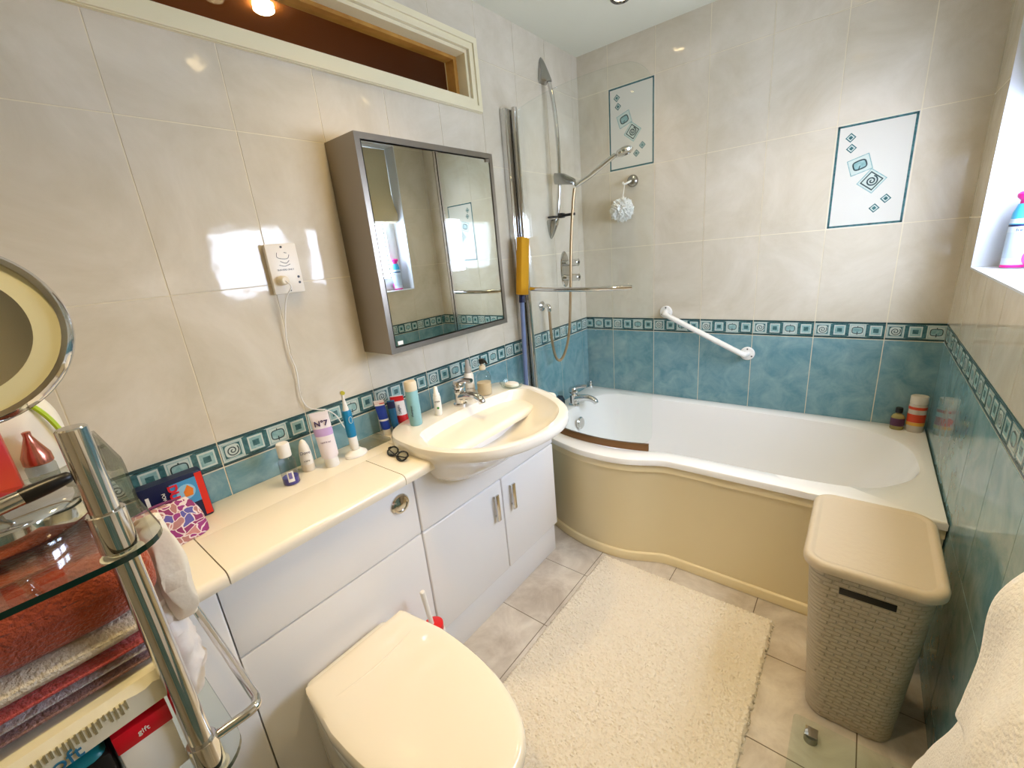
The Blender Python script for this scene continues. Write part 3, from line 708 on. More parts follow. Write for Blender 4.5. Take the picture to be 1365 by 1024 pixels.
bm = bmesh.new(); tube(bm, [(.01, -.48, 1.098), (.035, -.48, 1.1), (.048, -.48, 1.092), (.048, -.48, 1.07)], .011, 12); link('outlet', bm, m_chrome, t)

# sponge mop
t = thing('sponge_mop', 'sponge mop with yellow head and blue grey pole standing behind the washbasin', 'mop', (.055, -.745, 0))
bm = bmesh.new(); cyl(bm, (.052, -.775, .002), (.052, -.712, 1.20), .011, bev=.002); link('pole', bm, mat('mop_pole', (112, 128, 168), .4), t)
bm = bmesh.new(); tube(bm, [(.052, -.713, 1.15), (.052, -.709, 1.22), (.054, -.702, 1.33), (.054, -.690, 1.40)], lambda u: .016 - .006 * u, 10); link('joint', bm, mat('navy_plastic', (26, 36, 74), .4), t)
bm = bmesh.new(); vs = box(bm, .058, .092, -.048, .012, -.13, .13, bev=.006)
Mr = Matrix.Translation((0, -.70, 1.315)) @ Matrix.Rotation(math.radians(-9), 4, 'X')
for v_ in bm.verts: v_.co = Mr @ v_.co
link('sponge_head', bm, mat('yellow_sponge', (204, 150, 20), .8, bump=(160, .5, .003)), t)

# hook and puff
t = thing('wall_hook', 'round chrome suction hook on the back wall beside the shower', 'hook', (.31, -.01, 1.69))
bm = bmesh.new(); lathe(bm, [(.030, .001), (.031, .008), (.026, .018), (.016, .024), (0, .026)], (.312, 0, 1.690), 28, M=frame_to((0, -1, 0)), cap1=False); link('cup', bm, m_satin, t)
bm = bmesh.new(); tube(bm, [(.312, -.022, 1.690), (.295, -.034, 1.682), (.280, -.040, 1.678), (.272, -.042, 1.688)], .005, 8); link('hook_arm', bm, m_wplast, t)
t = thing('bath_puff', 'white mesh bath puff hanging from the chrome hook', 'bath puff', (.275, -.06, 1.55))
bm = bmesh.new(); bmesh.ops.create_icosphere(bm, subdivisions=5, radius=.055, matrix=Matrix.Translation((.275, -.062, 1.55)))
for v_ in bm.verts:
    d = (v_.co - Vector((.275, -.062, 1.55))).normalized(); v_.co += d * (.010 * noise.noise(d * 4.5) + .016 * noise.noise(d * 9) + .010 * noise.noise(d * 18))
link('netting', bm, mat('puff_net', (232, 232, 226), .8, sss=.2, bump=(200, .6, .003)), t)
bm = bmesh.new(); tube(bm, [(.276, -.060, 1.60), (.278, -.045, 1.64), (.282, -.040, 1.681)], .0022, 6); link('cord', bm, m_wplast, t)

# white grab rail
t = thing('grab_rail', 'white diagonal grab rail screwed to the back wall above the bath', 'grab rail', (.7, -.03, .9))
a, b_ = Vector((.498, 0, .996)), Vector((.912, 0, .790))
bm = bmesh.new(); d = (b_ - a).normalized()
tube(bm, [a + Vector((0, -.008, 0)), a + Vector((0, -.035, 0)) + d * .006, a + Vector((0, -.052, 0)) + d * .03, a.lerp(b_, .5) + Vector((0, -.054, 0)), b_ + Vector((0, -.052, 0)) - d * .03, b_ + Vector((0, -.035, 0)) - d * .006, b_ + Vector((0, -.008, 0))], .0135, 16, 8); link('bar', bm, m_wplast, t)
for c in (a, b_):
    bm = bmesh.new(); lathe(bm, [(.034, .001), (.034, .005), (.030, .009), (.016, .010)], c, 28, M=frame_to((0, -1, 0))); fl = link('flange', bm, m_wplast, t)
    for k in range(3):
        bm = bmesh.new(); u = PI / 2 + k * 2 * PI / 3; cyl(bm, c + Vector((.024 * math.cos(u), -.009, .024 * math.sin(u))), c + Vector((.024 * math.cos(u), -.0105, .024 * math.sin(u))), .004, n=10)
        link('screw', bm, mat('screw_grey', (110, 104, 100), .3, 1), fl)

# ------------------------------------------------------------------ mirror cabinet
mc = thing('mirror_cabinet', 'stainless steel two-door mirror cabinet on the left wall above the basin', 'cabinet', (.08, -1.268, 1.1))
y0, y1, z0, z1, xd = -1.568, -.966, 1.100, 1.752, .158
bm = bmesh.new(); box(bm, .0015, xd, y0, y1, z0, z0 + .018); box(bm, .0015, xd, y0, y1, z1 - .018, z1); box(bm, .0015, xd, y0, y0 + .018, z0 + .018, z1 - .018); box(bm, .0015, xd, y1 - .018, y1, z0 + .018, z1 - .018); box(bm, .0015, .01, y0 + .018, y1 - .018, z0 + .018, z1 - .018)
link('carcass', bm, m_steel, mc, smooth=False)
for a, b_ in ((y0 + .021, -1.2655), (-1.2585, y1 - .021)):
    dd = boxo('door', (xd - .018, xd - .006, a, b_, z0 + .021, z1 - .021), m_dark, mc)
    boxo('mirror_glass', (xd - .006, xd - .002, a + .0015, b_ - .0015, z0 + .0225, z1 - .0225), m_mirror, dd)
    e = a + .003 if a > -1.3 else b_ - .003
    boxo('edge_strip', (xd - .0055, xd - .0005, e - .0045, e + .0045, z0 + .021, z1 - .021), m_chrome, dd)
bm = bmesh.new(); box(bm, xd - .0022, xd - .0008, y0 + .032, y0 + .052, z0 + .025, z0 + .037); link('sticker', bm, m_wplast, mc, smooth=False)
boxo('hinge_clip', (xd - .006, xd + .002, y1 - .042, y1 - .022, z1 - .032, z1 - .020), m_steel, mc)

# ------------------------------------------------------------------ shaver socket, toothbrush and its charger
t = thing('shaver_socket', 'white shaver socket plate on the left wall with a charger plugged in', 'socket', (.02, -1.775, 1.4))
bm = bmesh.new(); box(bm, .001, .013, -1.822, -1.738, 1.330, 1.464, bev=.003); link('backing_box', bm, m_wplast, t)
bm = bmesh.new(); box(bm, .013, .022, -1.824, -1.736, 1.328, 1.466, bev=.003); link('plate', bm, mat('socket_white', (240, 234, 222), .3), t)
for y, z in ((-1.748, 1.372), (-1.748, 1.356)):
    bm = bmesh.new(); cyl(bm, (.021, y, z), (.0226, y, z), .0036, n=12); link('socket_hole', bm, m_black, t)
for y, z in ((-1.780, 1.457), (-1.780, 1.336)):
    bm = bmesh.new(); cyl(bm, (.021, y, z), (.0226, y, z), .0033, n=12); link('screw', bm, mat('screw_dark', (50, 46, 44), .4, .8), t)
m_ink = mat('grey_print', (96, 96, 96), .6)
bm = bmesh.new()
for pts in ([(-1.795, 1.442), (-1.797, 1.43), (-1.785, 1.425), (-1.768, 1.425), (-1.762, 1.435)], [(-1.79, 1.418), (-1.775, 1.412), (-1.765, 1.419)], [(-1.795, 1.408), (-1.78, 1.404), (-1.764, 1.409)], [(-1.775, 1.442), (-1.768, 1.44)]):
    tube(bm, [(.0223, y, z) for y, z in pts], .0008, 5, 4)
link('shaver_symbol', bm, m_ink, t)
text_mesh('lettering', 'SHAVERS ONLY', .0068, m_ink, t, (.0224, -1.780, 1.394), (0, 1, 0), (0, 0, 1))
t = thing('toothbrush_charger', 'white toothbrush charger base with a cable up to the wall socket', 'charger', (.105, -1.732, .8))
bm = bmesh.new(); lathe(bm, [(.030, 0), (.032, .003), (.030, .010), (.019, .018), (.016, .022)], (.105, -1.732, .80), 28, sx=.85, sy=1.2); link('base', bm, m_wplast, t)
bm = bmesh.new(); cyl(bm, (.0222, -1.800, 1.365), (.050, -1.800, 1.365), .014, .012, bev=.003); link('plug', bm, m_cplast, t)
bm = bmesh.new(); tube(bm, [(.049, -1.800, 1.364), (.056, -1.792, 1.345), (.035, -1.806, 1.310), (.014, -1.818, 1.225), (.012, -1.822, 1.16), (.012, -1.815, 1.099), (.012, -1.820, 1.02), (.014, -1.805, .975), (.012, -1.752, .948), (.015, -1.725, .92), (.022, -1.712, .88), (.025, -1.70, .85), (.035, -1.70, .81), (.07, -1.715, .803), (.085, -1.727, .806)], .0020, 8, 8); link('cable', bm, m_wplast, t)
t = thing('electric_toothbrush', 'electric toothbrush with blue grip standing on its white charger', 'toothbrush', (.105, -1.732, .82))
c = Vector((.105, -1.732, .8225)); tip = Vector((-.018, -.012, 1)).normalized(); Mx = frame_to(tip)
bm = bmesh.new(); lathe(bm, [(.0115, 0), (.0135, .01), (.0135, .045)], c, 20, M=Mx); link('handle_foot', bm, m_wplast, t)
bm = bmesh.new(); lathe(bm, [(.0142, .045), (.0150, .06), (.0150, .125), (.0125, .134)], c, 20, M=Mx); link('grip', bm, mat('blue_grip', (20, 128, 178), .35), t)
bm = bmesh.new(); lathe(bm, [(.0100, .134), (.0065, .15), (.0042, .168), (.0042, .186)], c, 16, M=Mx); link('neck', bm, m_wplast, t)
hp = c + tip * .192; bm = bmesh.new(); lathe(bm, [(.0075, 0), (.0075, .006)], hp + Vector((0, 0, 0)), 16, M=frame_to((1, -.3, .1))); nk = link('brush_head', bm, m_wplast, t)
bm = bmesh.new(); lathe(bm, [(.0065, .006), (.0062, .014)], hp, 16, M=frame_to((1, -.3, .1))); link('bristles', bm, mat('bristle_yellow', (178, 170, 50), .7), nk)
bm = bmesh.new(); tube(bm, [c + tip * .103 + Vector((.0145, y, z)) for y, z in [(.006 * math.cos(u), .011 * math.sin(u)) for u in [2 * PI * i / 12 for i in range(13)]]], .0010, 6, 2); link('button_ring', bm, m_fr_light, t)

# ------------------------------------------------------------------ bottles on the worktop
t = thing('mouthwash_bottle', 'clear bottle with white cap and violet liquid, nearest on the worktop', 'bottle', (.095, -1.938, .8))
c = (.095, -1.938, .80)
bm = bmesh.new(); lathe(bm, [(.020, .0), (.0225, .003), (.0225, .072), (.017, .082), (.012, .086)], c, 24); link('body', bm, thin_glass('bottle_clear', (240, 240, 246), 1.2), t)
bm = bmesh.new(); lathe(bm, [(.0205, .0015), (.0215, .003), (.0215, .022), (.0, .0222)], c, 24, cap1=False); link('liquid', bm, mat('violet_liquid', (80, 76, 160), .1), t)
bm = bmesh.new(); lathe(bm, [(.0170, .086), (.0175, .089), (.0175, .122), (.0155, .126)], c, 24); link('cap', bm, m_wplast, t)
bm = bmesh.new(); 
a0 = math.atan2(-2.3825 + 1.938, 1.3336 - .095)
loft(bm, [[Vector((c[0] + .0229 * math.cos(a0 + u), c[1] + .0229 * math.sin(a0 + u), z)) for u in (-.35, -.1, .15, .4)] for z in (.812, .845)], closed=False); lb = link('paper_label', bm, m_wplast, t)
bm = bmesh.new(); loft(bm, [[Vector((c[0] + .0232 * math.cos(a0 + u), c[1] + .0232 * math.sin(a0 + u), z)) for u in (-.2, 0, .2)] for z in (.822, .841)], closed=False); link('label_print', bm, mat('label_violet', (120, 112, 176), .5), lb)
def facing(cx, cy, r=0.0):
    d = Vector((1.3336 - cx, -2.3825 - cy, 0)).normalized(); right = Vector((-d.y, d.x, 0)); return d, right
t = thing('deodorant', 'white roll-on deodorant standing on its cap beside the wall', 'deodorant', (.058, -1.868, .8))
c = (.058, -1.868, .80)
bm = bmesh.new(); lathe(bm, [(.020, 0), (.0225, .004), (.0225, .022), (.022, .024)], c, 26, sy=.8); link('cap', bm, mat('cap_cream', (228, 218, 200), .3), t)
bm = bmesh.new(); lathe(bm, [(.022, .0242), (.0225, .032), (.021, .055), (.017, .078), (.010, .095), (.003, .101), (0, .1015)], c, 26, sy=.8, cap1=False); link('body', bm, mat('deo_white', (242, 238, 230), .25), t)
d, rt = facing(*c[:2]); 
text_mesh('lettering', 'Dove', .013, mat('navy_ink', (50, 60, 100), .5), t, Vector(c) + d * .0215 + Vector((0, 0, .064)), rt, Vector((0, 0, 1)) - d * .2, .0006)
text_mesh('lettering', 'original', .006, m_ink, t, Vector(c) + d * .0228 + Vector((0, 0, .038)), rt, (0, 0, 1), .0006)
# squeeze tubes
def tube_pack(name, label, cx, cy, z0, h, w, face, body_m, cap_m, cap_down=True, caph=.022, lean=(0, 0), crimp=.8, bandm=None, band=None):
    t = thing(name, label, 'tube', (cx, cy, z0)); fd = Vector(face).normalized(); rt = Vector((-fd.y, fd.x, 0)); up = (Vector((0, 0, 1)) + Vector((lean[0], lean[1], 0))).normalized()
    base = Vector((cx, cy, z0)); n = 24
    def ring(zz, hw, hd): return [base + up * zz + rt * (hw * math.cos(2 * PI * i / n)) + fd * (hd * math.sin(2 * PI * i / n)) for i in range(n)]
    bm = bmesh.new(); loft(bm, [ring(0, w * .36, w * .36), ring(.002, w * .38, w * .38), ring(caph, w * .38, w * .38)]); link('cap', bm, cap_m, t)
    bm = bmesh.new(); body_h = h - caph
    prof = [(0, .40, .40), (.03, .46, .42), (.15, .47, .40), (.5, .48, .28), (.85, .50, .10), (.93, .50, .03), (1.0, .50, .025)]
    loft(bm, [ring(caph + body_h * u, w * a_, w * b2) for u, a_, b2 in prof]); bo = link('body', bm, body_m, t)
    if band:
        def pw(u):
            for (u0, a0, b0), (u1, a1, b1) in zip(prof[:-1], prof[1:]):
                if u <= u1: k = (u - u0) / (u1 - u0); return a0 + (a1 - a0) * k, b0 + (b1 - b0) * k
        for u0, u1, mm in band:
            bm = bmesh.new(); us = [u0 + (u1 - u0) * q / 6 for q in range(7)]
            loft(bm, [ring(caph + body_h * u, w * pw(u)[0] + .0005, w * pw(u)[1] + .0005) for u in us], False, False); link('printed_band', bm, mm, bo)
    return t, base, fd, rt, up
m_lilac = mat('lilac', (198, 168, 218), .35)
t, base, fd, rt, up = tube_pack('cream_tube', 'large white cream tube with lilac band and number 7 lettering', .100, -1.812, .80, .176, .054, (1, -.55, 0), mat('tube_white', (238, 230, 234), .3), m_wplast, caph=.030, lean=(-.06, -.02), band=[(.50, .66, m_lilac)])
text_mesh('lettering', 'N\u00b07', .023, mat('dark_ink', (60, 44, 90), .5), t, base + up * .142 + fd * .0095, rt, up - fd * .16, .0006, bold=.0006)
text_mesh('lettering', 'hand & nail', .0065, mat('dark_ink2', (110, 84, 140), .5), t, base + up * .085 + fd * .0195, rt, up, .0006)
m_tpb = mat('toothpaste_blue', (32, 62, 160), .3); m_tpr = mat('toothpaste_red', (208, 34, 40), .3)
m_tpw = mat('toothpaste_white', (236, 232, 232), .3); m_navy = mat('navy', (30, 38, 84), .4)
tube_pack('toothpaste_tube', 'dark blue toothpaste tube with white and red top leaning on the wall', .055, -1.572, .80, .130, .034, (1, -.7, 0), m_tpb, m_wplast, lean=(-.10, -.04), band=[(.82, 1.0, m_tpw), (.86, .95, m_tpr), (.3, .36, m_tpw)])
tube_pack('toothpaste_tube', 'slim blue and grey toothpaste tube between two other tubes', .066, -1.542, .80, .118, .026, (1, -.7, 0), mat('toothpaste_teal', (40, 110, 160), .3), m_navy, lean=(-.10, .04), band=[(.7, .95, m_navy)])
tt, base, fd, rt, up = tube_pack('toothpaste_tube', 'white and red toothpaste tube with a round emblem behind the blue dispenser', .060, -1.500, .80, .125, .046, (1, -.8, 0), m_tpw, m_tpr, lean=(-.12, -.03), band=[(.80, .97, m_tpr), (.0, .30, m_tpr)])
text_mesh('lettering', 'Colgate', .012, m_navy, tt, base + up * .075 + fd * .0145, up, -rt, .0006)
t = thing('aftershave_bottle', 'tall pale blue green cylinder bottle with cream cap on the basin ledge', 'bottle', (.085, -1.525, .841))
c = (.085, -1.545, .841)
c = (.165, -1.523, .841)
bm = bmesh.new(); lathe(bm, [(.020, 0), (.0215, .003), (.0215, .122), (.0205, .124)], c, 26); link('body', bm, mat('aqua_plastic', (140, 190, 196), .35), t)
bm = bmesh.new(); lathe(bm, [(.0205, .1245), (.0215, .128), (.0215, .152), (.018, .158)], c, 26); link('cap', bm, m_cplast, t)
d, rt = facing(c[0], c[1]); text_mesh('lettering', 'shampoo', .011, mat('slate_ink', (70, 96, 104), .5), t, Vector(c) + d * .0205 - rt * .0085 + Vector((0, 0, .055)), (0, 0, 1), -rt, .0012)
t = thing('lotion_bottle', 'slim white pump bottle with a green dot, standing on the basin ledge', 'bottle', (.155, -1.405, .841))
c = (.170, -1.421, .841)
bm = bmesh.new(); lathe(bm, [(.0125, 0), (.0138, .003), (.0138, .068), (.0125, .072)], c, 22); link('body', bm, m_wplast, t)
bm = bmesh.new(); lathe(bm, [(.0120, .0725), (.0120, .080), (.009, .084), (.0065, .105), (.005, .108)], c, 20); link('cap', bm, mat('cap_white', (240, 236, 226), .3), t)
d, rt = facing(c[0], c[1]); bm = bmesh.new(); cyl(bm, Vector(c) + d * .0125 + Vector((0, 0, .03)), Vector(c) + d * .0143 + Vector((0, 0, .03)), .0042, n=16); link('green_dot', bm, mat('green_ink', (60, 140, 60), .5), t)
text_mesh('lettering', 'simple', .0075, m_ink, t, Vector(c) + d * .0141 + Vector((0, 0, .055)), rt, (0, 0, 1), .0008)
t = thing('spray_bottle', 'white spray bottle with grey nozzle behind the basin tap', 'bottle', (.1, -1.19, .841))
c = (.113, -1.192, .841)
bm = bmesh.new(); lathe(bm, [(.0185, 0), (.020, .003), (.020, .083), (.016, .092)], c, 24); link('body', bm, m_wplast, t)
bm = bmesh.new(); lathe(bm, [(.0135, .0925), (.0135, .112), (.009, .118), (.008, .142), (.005, .146)], c, 20); link('nozzle', bm, mat('nozzle_grey', (176, 172, 166), .3), t)
d, rt = facing(c[0], c[1])
for zz, tx in ((.068, 'facial'), (.054, 'wash'), (.030, 'sensitive')): text_mesh('lettering', tx, .008, m_ink, t, Vector(c) + d * .0202 + Vector((0, 0, zz)), rt, (0, 0, 1), .0008)
t = thing('soap_dispenser', 'clear hand soap dispenser with black pump and pale amber soap', 'soap dispenser', (.15, -1.15, .841))
c = (.172, -1.168, .841)
bm = bmesh.new(); lathe(bm, [(.027, 0), (.030, .004), (.030, .075), (.024, .092), (.012, .100), (.0115, .105)], c, 28); link('body', bm, thin_glass('dispenser_clear', (246, 246, 244), 1.2), t)
bm = bmesh.new(); lathe(bm, [(.0265, .002), (.0288, .005), (.0288, .052), (0, .0525)], c, 28, cap1=False); link('soap', bm, mat('amber_soap', (214, 196, 160), .2), t)
bm = bmesh.new(); lathe(bm, [(.0125, .105), (.013, .108), (.013, .120), (.006, .123), (.0045, .133)], c, 20); link('collar', bm, m_cplast, t)
bm = bmesh.new(); lathe(bm, [(.011, .130), (.0125, .134), (.0125, .146), (.009, .149)], c, 20); tube(bm, [(c[0], c[1], c[2] + .141), (c[0] + .025, c[1] - .008, c[2] + .143), (c[0] + .036, c[1] - .011, c[2] + .134)], .0045, 10); link('pump', bm, m_black, t)
t = thing('soap_dish', 'round clear glass soap dish at the far end of the washbasin', 'dish', (.10, -1.04, .841))
c = (.215, -1.045, .841)
bm = bmesh.new(); lathe(bm, [(.030, 0), (.045, .004), (.052, .022), (.0505, .0225), (.043, .0065), (.028, .003), (0, .003)], c, 32, cap1=False); link('dish', bm, m_shelfglass, t)
bm = bmesh.new(); lathe(bm, [(.028, .004), (.031, .008), (.029, .016), (.02, .020), (0, .021)], c, 28, sx=1.1, sy=.8, cap1=False); tag(link('soap_bar', bm, m_wplast), 'white soap bar lying in the clear glass dish', 'soap')
# spectacles
t = thing('spectacles', 'black framed glasses lying folded on the worktop beside the basin', 'glasses', (.235, -1.67, .80))
bm = bmesh.new(); c0 = Vector((.262, -1.688, .806)); du = Vector((1, -.12, 0)).normalized(); dv = Vector((.10, .85, .52)).normalized()
c0 = Vector((.245, -1.672, .8115))
for sgn in (-1, 1):
    P = [c0 + du * (sgn * .029 + .024 * math.cos(u)) + dv * (.016 * math.copysign(abs(math.sin(u)) ** .8, math.sin(u))) for u in [2 * PI * i / 20 for i in range(21)]]
    tube(bm, P, .0026, 6, 1, smooth=False)
tube(bm, [c0 - du * .006 + dv * .004, c0 + dv * .006, c0 + du * .006 + dv * .004], .0024, 6)
link('frame', bm, m_black, t)
for sgn in (-1, 1):
    bm = bmesh.new(); s0 = c0 + du * sgn * .053 + dv * .010
    tube(bm, [s0, s0 + Vector((0, -.010, -.002)), s0 + Vector((0, -.014, -.008)) - du * sgn * .04, Vector((s0.x, s0.y - .018, .8035)) - du * sgn * .085], .0022, 6, 5); link('temple', bm, m_black, t)
    bm = bmesh.new(); ce = c0 + du * sgn * .029
    vs = [bm.verts.new(ce + du * .023 * math.cos(u) + dv * .015 * math.sin(u) ) for u in [2 * PI * i / 20 for i in range(20)]]
    nn = du.cross(dv).normalized() * .001; vs2 = [bm.verts.new(v_.co + nn) for v_ in vs]; bm.faces.new(vs[::-1]); bm.faces.new(vs2)
    for i in range(20): bm.faces.new((vs[i], vs[(i + 1) % 20], vs2[(i + 1) % 20], vs2[i]))
    link('lens', bm, m_clearpl, t)
# clear plastic pack lying between toothbrush and tubes
bm = bmesh.new(); box(bm, .03, .115, -1.700, -1.600, .8005, .812, bev=.004)
tag(link('plastic_case', bm, m_clearpl), 'clear plastic case lying flat between the toothbrush and the toothpaste tubes', 'case')

# ------------------------------------------------------------------ left end of the worktop
t = thing('cardboard_box', 'dark blue box with red letters and orange flame picture against the wall', 'box', (.05, -2.19, .80))
dk = mat('pack_navy', (20, 28, 66), .3)
bm = bmesh.new(); x0, x1, ya, yb = .030, .066, -2.262, -2.128
loft(bm, [[Vector((x, y, z)) for x, y in rrect(x0 + i, x1 - i, ya + i, yb - i, .008, 4)] for i, z in ((.001, .801), (0, .804), (0, .925), (.001, .928))]); link('box_body', bm, dk, t)
xf = x1 + .0006
def flat(name, pts, m, parent, x=xf, th=.0008):
    bm = bmesh.new(); vs = [bm.verts.new((x, y, z)) for y, z in pts]; f = bm.faces.new(vs)
    r_ = bmesh.ops.extrude_face_region(bm, geom=[f]); bmesh.ops.translate(bm, verts=[g_ for g_ in r_['geom'] if isinstance(g_, bmesh.types.BMVert)], vec=(th, 0, 0)); bmesh.ops.recalc_face_normals(bm, faces=bm.faces)
    return link(name, bm, m, parent, smooth=False)
flat('picture_sky', [(-2.200, .85), (-2.146, .85), (-2.146, .916), (-2.200, .916)], mat('pack_sky', (70, 150, 200), .35), t)
flat('picture_swirl', [(-2.172 + .020 * math.cos(u), .885 + .020 * math.sin(u)) for u in [2 * PI * i / 24 for i in range(24)]], mat('pack_pale', (150, 200, 224), .35), t, xf + .0008)
flat('picture_flame', [(-2.176, .872), (-2.160, .872), (-2.156, .888), (-2.166, .902), (-2.177, .886)], mat('pack_orange', (236, 130, 40), .35), t, xf + .0016)
flat('red_edge', [(-2.146, .806), (-2.131, .806), (-2.131, .924), (-2.146, .924)], mat('pack_red', (220, 44, 30), .35), t)
flat('side_stripe', [(-2.250, .86), (-2.243, .86), (-2.243, .905), (-2.250, .905)], m_wplast, t)
text_mesh('lettering', 'DUO', .026, mat('red_ink', (224, 40, 50), .4), t, (xf + .0018, -2.196, .885), (0, 0, -1), (0, 1, 0), .0008, bold=.001)
text_mesh('lettering', 'POWER', .010, m_wplast, t, (xf + .0014, -2.216, .885), (0, 0, -1), (0, 1, 0), .0008)
t = thing('navy_box', 'small plain navy blue box behind the floral pouch', 'box', (.05, -2.31, .80))
bm = bmesh.new(); box(bm, .03, .10, -2.350, -2.285, .8005, .912, bev=.002); link('box_body', bm, dk, t)
bm = bmesh.new(); box(bm, .1001, .101, -2.345, -2.290, .875, .905); link('blue_panel', bm, mat('pack_blue', (40, 90, 170), .35), t)
# floral pouch
t = thing('cosmetic_pouch', 'floral pink and purple zip pouch lying on the worktop', 'pouch', (.13, -2.24, .80))
mfl = bpy.data.materials.new('floral'); mfl.use_nodes = True; nt = mfl.node_tree; b = nt.nodes['Principled BSDF']; b.inputs['Roughness'].default_value = .6
tc = nt.nodes.new('ShaderNodeTexCoord'); vo = nt.nodes.new('ShaderNodeTexVoronoi'); vo.inputs['Scale'].default_value = 56; vo.inputs['Randomness'].default_value = .9
nz = nt.nodes.new('ShaderNodeTexNoise'); nz.inputs['Scale'].default_value = 20; mx = nt.nodes.new('ShaderNodeMixRGB'); mx.inputs[0].default_value = .05
nt.links.new(tc.outputs['Object'], nz.inputs['Vector']); nt.links.new(tc.outputs['Object'], mx.inputs[1]); nt.links.new(nz.outputs['Color'], mx.inputs[2]); nt.links.new(mx.outputs[0], vo.inputs['Vector'])
cr1 = nt.nodes.new('ShaderNodeValToRGB'); cr1.color_ramp.interpolation = 'CONSTANT'
els = [(0, (150, 44, 120)), (.25, (196, 130, 128)), (.45, (90, 84, 160)), (.62, (176, 120, 116)), (.8, (140, 40, 100))]
cr1.color_ramp.elements[0].color = (*lin(els[0][1]), 1); cr1.color_ramp.elements[1].position = els[1][0]; cr1.color_ramp.elements[1].color = (*lin(els[1][1]), 1)
for p_, c_ in els[2:]: e_ = cr1.color_ramp.elements.new(p_); e_.color = (*lin(c_), 1)
sp = nt.nodes.new('ShaderNodeSeparateColor'); nt.links.new(vo.outputs['Color'], sp.inputs[0]); nt.links.new(sp.outputs[0], cr1.inputs[0])
vo2 = nt.nodes.new('ShaderNodeTexVoronoi'); vo2.feature = 'DISTANCE_TO_EDGE'; vo2.inputs['Scale'].default_value = 56; vo2.inputs['Randomness'].default_value = .9; nt.links.new(mx.outputs[0], vo2.inputs['Vector'])
lt = nt.nodes.new('ShaderNodeMath'); lt.operation = 'LESS_THAN'; lt.inputs[1].default_value = .055; nt.links.new(vo2.outputs['Distance'], lt.inputs[0])
m2 = nt.nodes.new('ShaderNodeMixRGB'); nt.links.new(lt.outputs[0], m2.inputs[0]); nt.links.new(cr1.outputs[0], m2.inputs[1]); m2.inputs[2].default_value = (*lin((226, 210, 208)), 1); nt.links.new(m2.outputs[0], b.inputs['Base Color'])
bm = bmesh.new(); rg = []
for i in range(15):
    u = i / 14; z = .801 + .092 * u; w = .066 * (1 - .15 * u) * math.sqrt(max(0.02, 1 - (u * 1.0) ** 5)); dp = .030 * (1 - u) ** .55 + .004
    rg.append([Vector((.125 - .012 * u + dp * math.copysign(abs(math.sin(a_)) ** .8, math.sin(a_)) , -2.245 + .082 * (1 - .25 * u ** 3) * math.copysign(abs(math.cos(a_)) ** .7, math.cos(a_)), z)) for a_ in [2 * PI * k / 40 for k in range(40)]])
for r_ in rg:
    for v_ in r_: v_ += Vector((noise.noise(v_ * 30) * .004, noise.noise(v_ * 22 + Vector((5, 0, 0))) * .004, 0))
loft(bm, rg); link('pouch_body', bm, mfl, t)
bm = bmesh.new(); tube(bm, [(.118, -2.312, .868), (.116, -2.292, .888), (.113, -2.245, .897), (.113, -2.20, .893), (.116, -2.176, .876)], .0030, 8); link('zip', bm, mat('zip_purple', (120, 50, 96), .5), t)

# ------------------------------------------------------------------ glass trolley
tr = thing('glass_trolley', 'chrome and glass shelf trolley at the left edge of the picture', 'trolley', (.52, -2.5, 0))
PX, PY = .735, -2.352
def shelf(z, nm='glass_shelf'):
    P = rrect(.27, .762, -2.715, -2.312, .05, 8)
    bm = bmesh.new(); vs0 = [bm.verts.new((x, y, z - .001)) for x, y in P]; vs1 = [bm.verts.new((x, y, z + .006)) for x, y in P]
    bm.faces.new(vs0[::-1]); bm.faces.new(vs1)
    for i in range(len(P)): bm.faces.new((vs0[i], vs0[(i + 1) % len(P)], vs1[(i + 1) % len(P)], vs1[i])).material_index = 1
    return link(nm, bm, [m_shelfglass, m_glass_edge], tr, smooth=False)
SH = (1.108, .770, .16)
for z in SH: shelf(z)
def pole(x, y, top, r=.0125):
    bm = bmesh.new(); cyl(bm, (x, y, .02), (x, y, top), r, n=24, bev=.0015)
    pl = link('pole', bm, m_chrome, tr)
    for z in SH:
        bm = bmesh.new(); cyl(bm, (x, y, z + .0065), (x, y, z + .052), r + .004, n=24, bev=.001); link('collar', bm, m_chrome, pl)
        bm = bmesh.new(); lathe(bm, [(r + .005, z - .004), (r + .0065, z - .002), (r + .0065, z - .0002)], (x, y, 0), 20); link('washer', bm, m_wplast, pl)
    bm = bmesh.new(); lathe(bm, [(.018, 0), (.018, .012), (.012, .02)], (x, y, 0.001), 20); link('foot', bm, m_black, pl)
pole(PX, PY, 1.255); pole(PX, -2.675, 1.255); pole(.31, -2.675, 1.255)
bm = bmesh.new(); tube(bm, [(PX, PY + .01, .812), (.737, -2.325, .812), (.739, -2.295, .812), (.730, -2.285, .812), (.70, -2.283, .812), (.55, -2.280, .812), (.42, -2.278, .812), (.388, -2.282, .812), (.380, -2.295, .812), (.380, -2.315, .812)], .0065, 12, 6); link('side_rail', bm, m_chrome, tr)

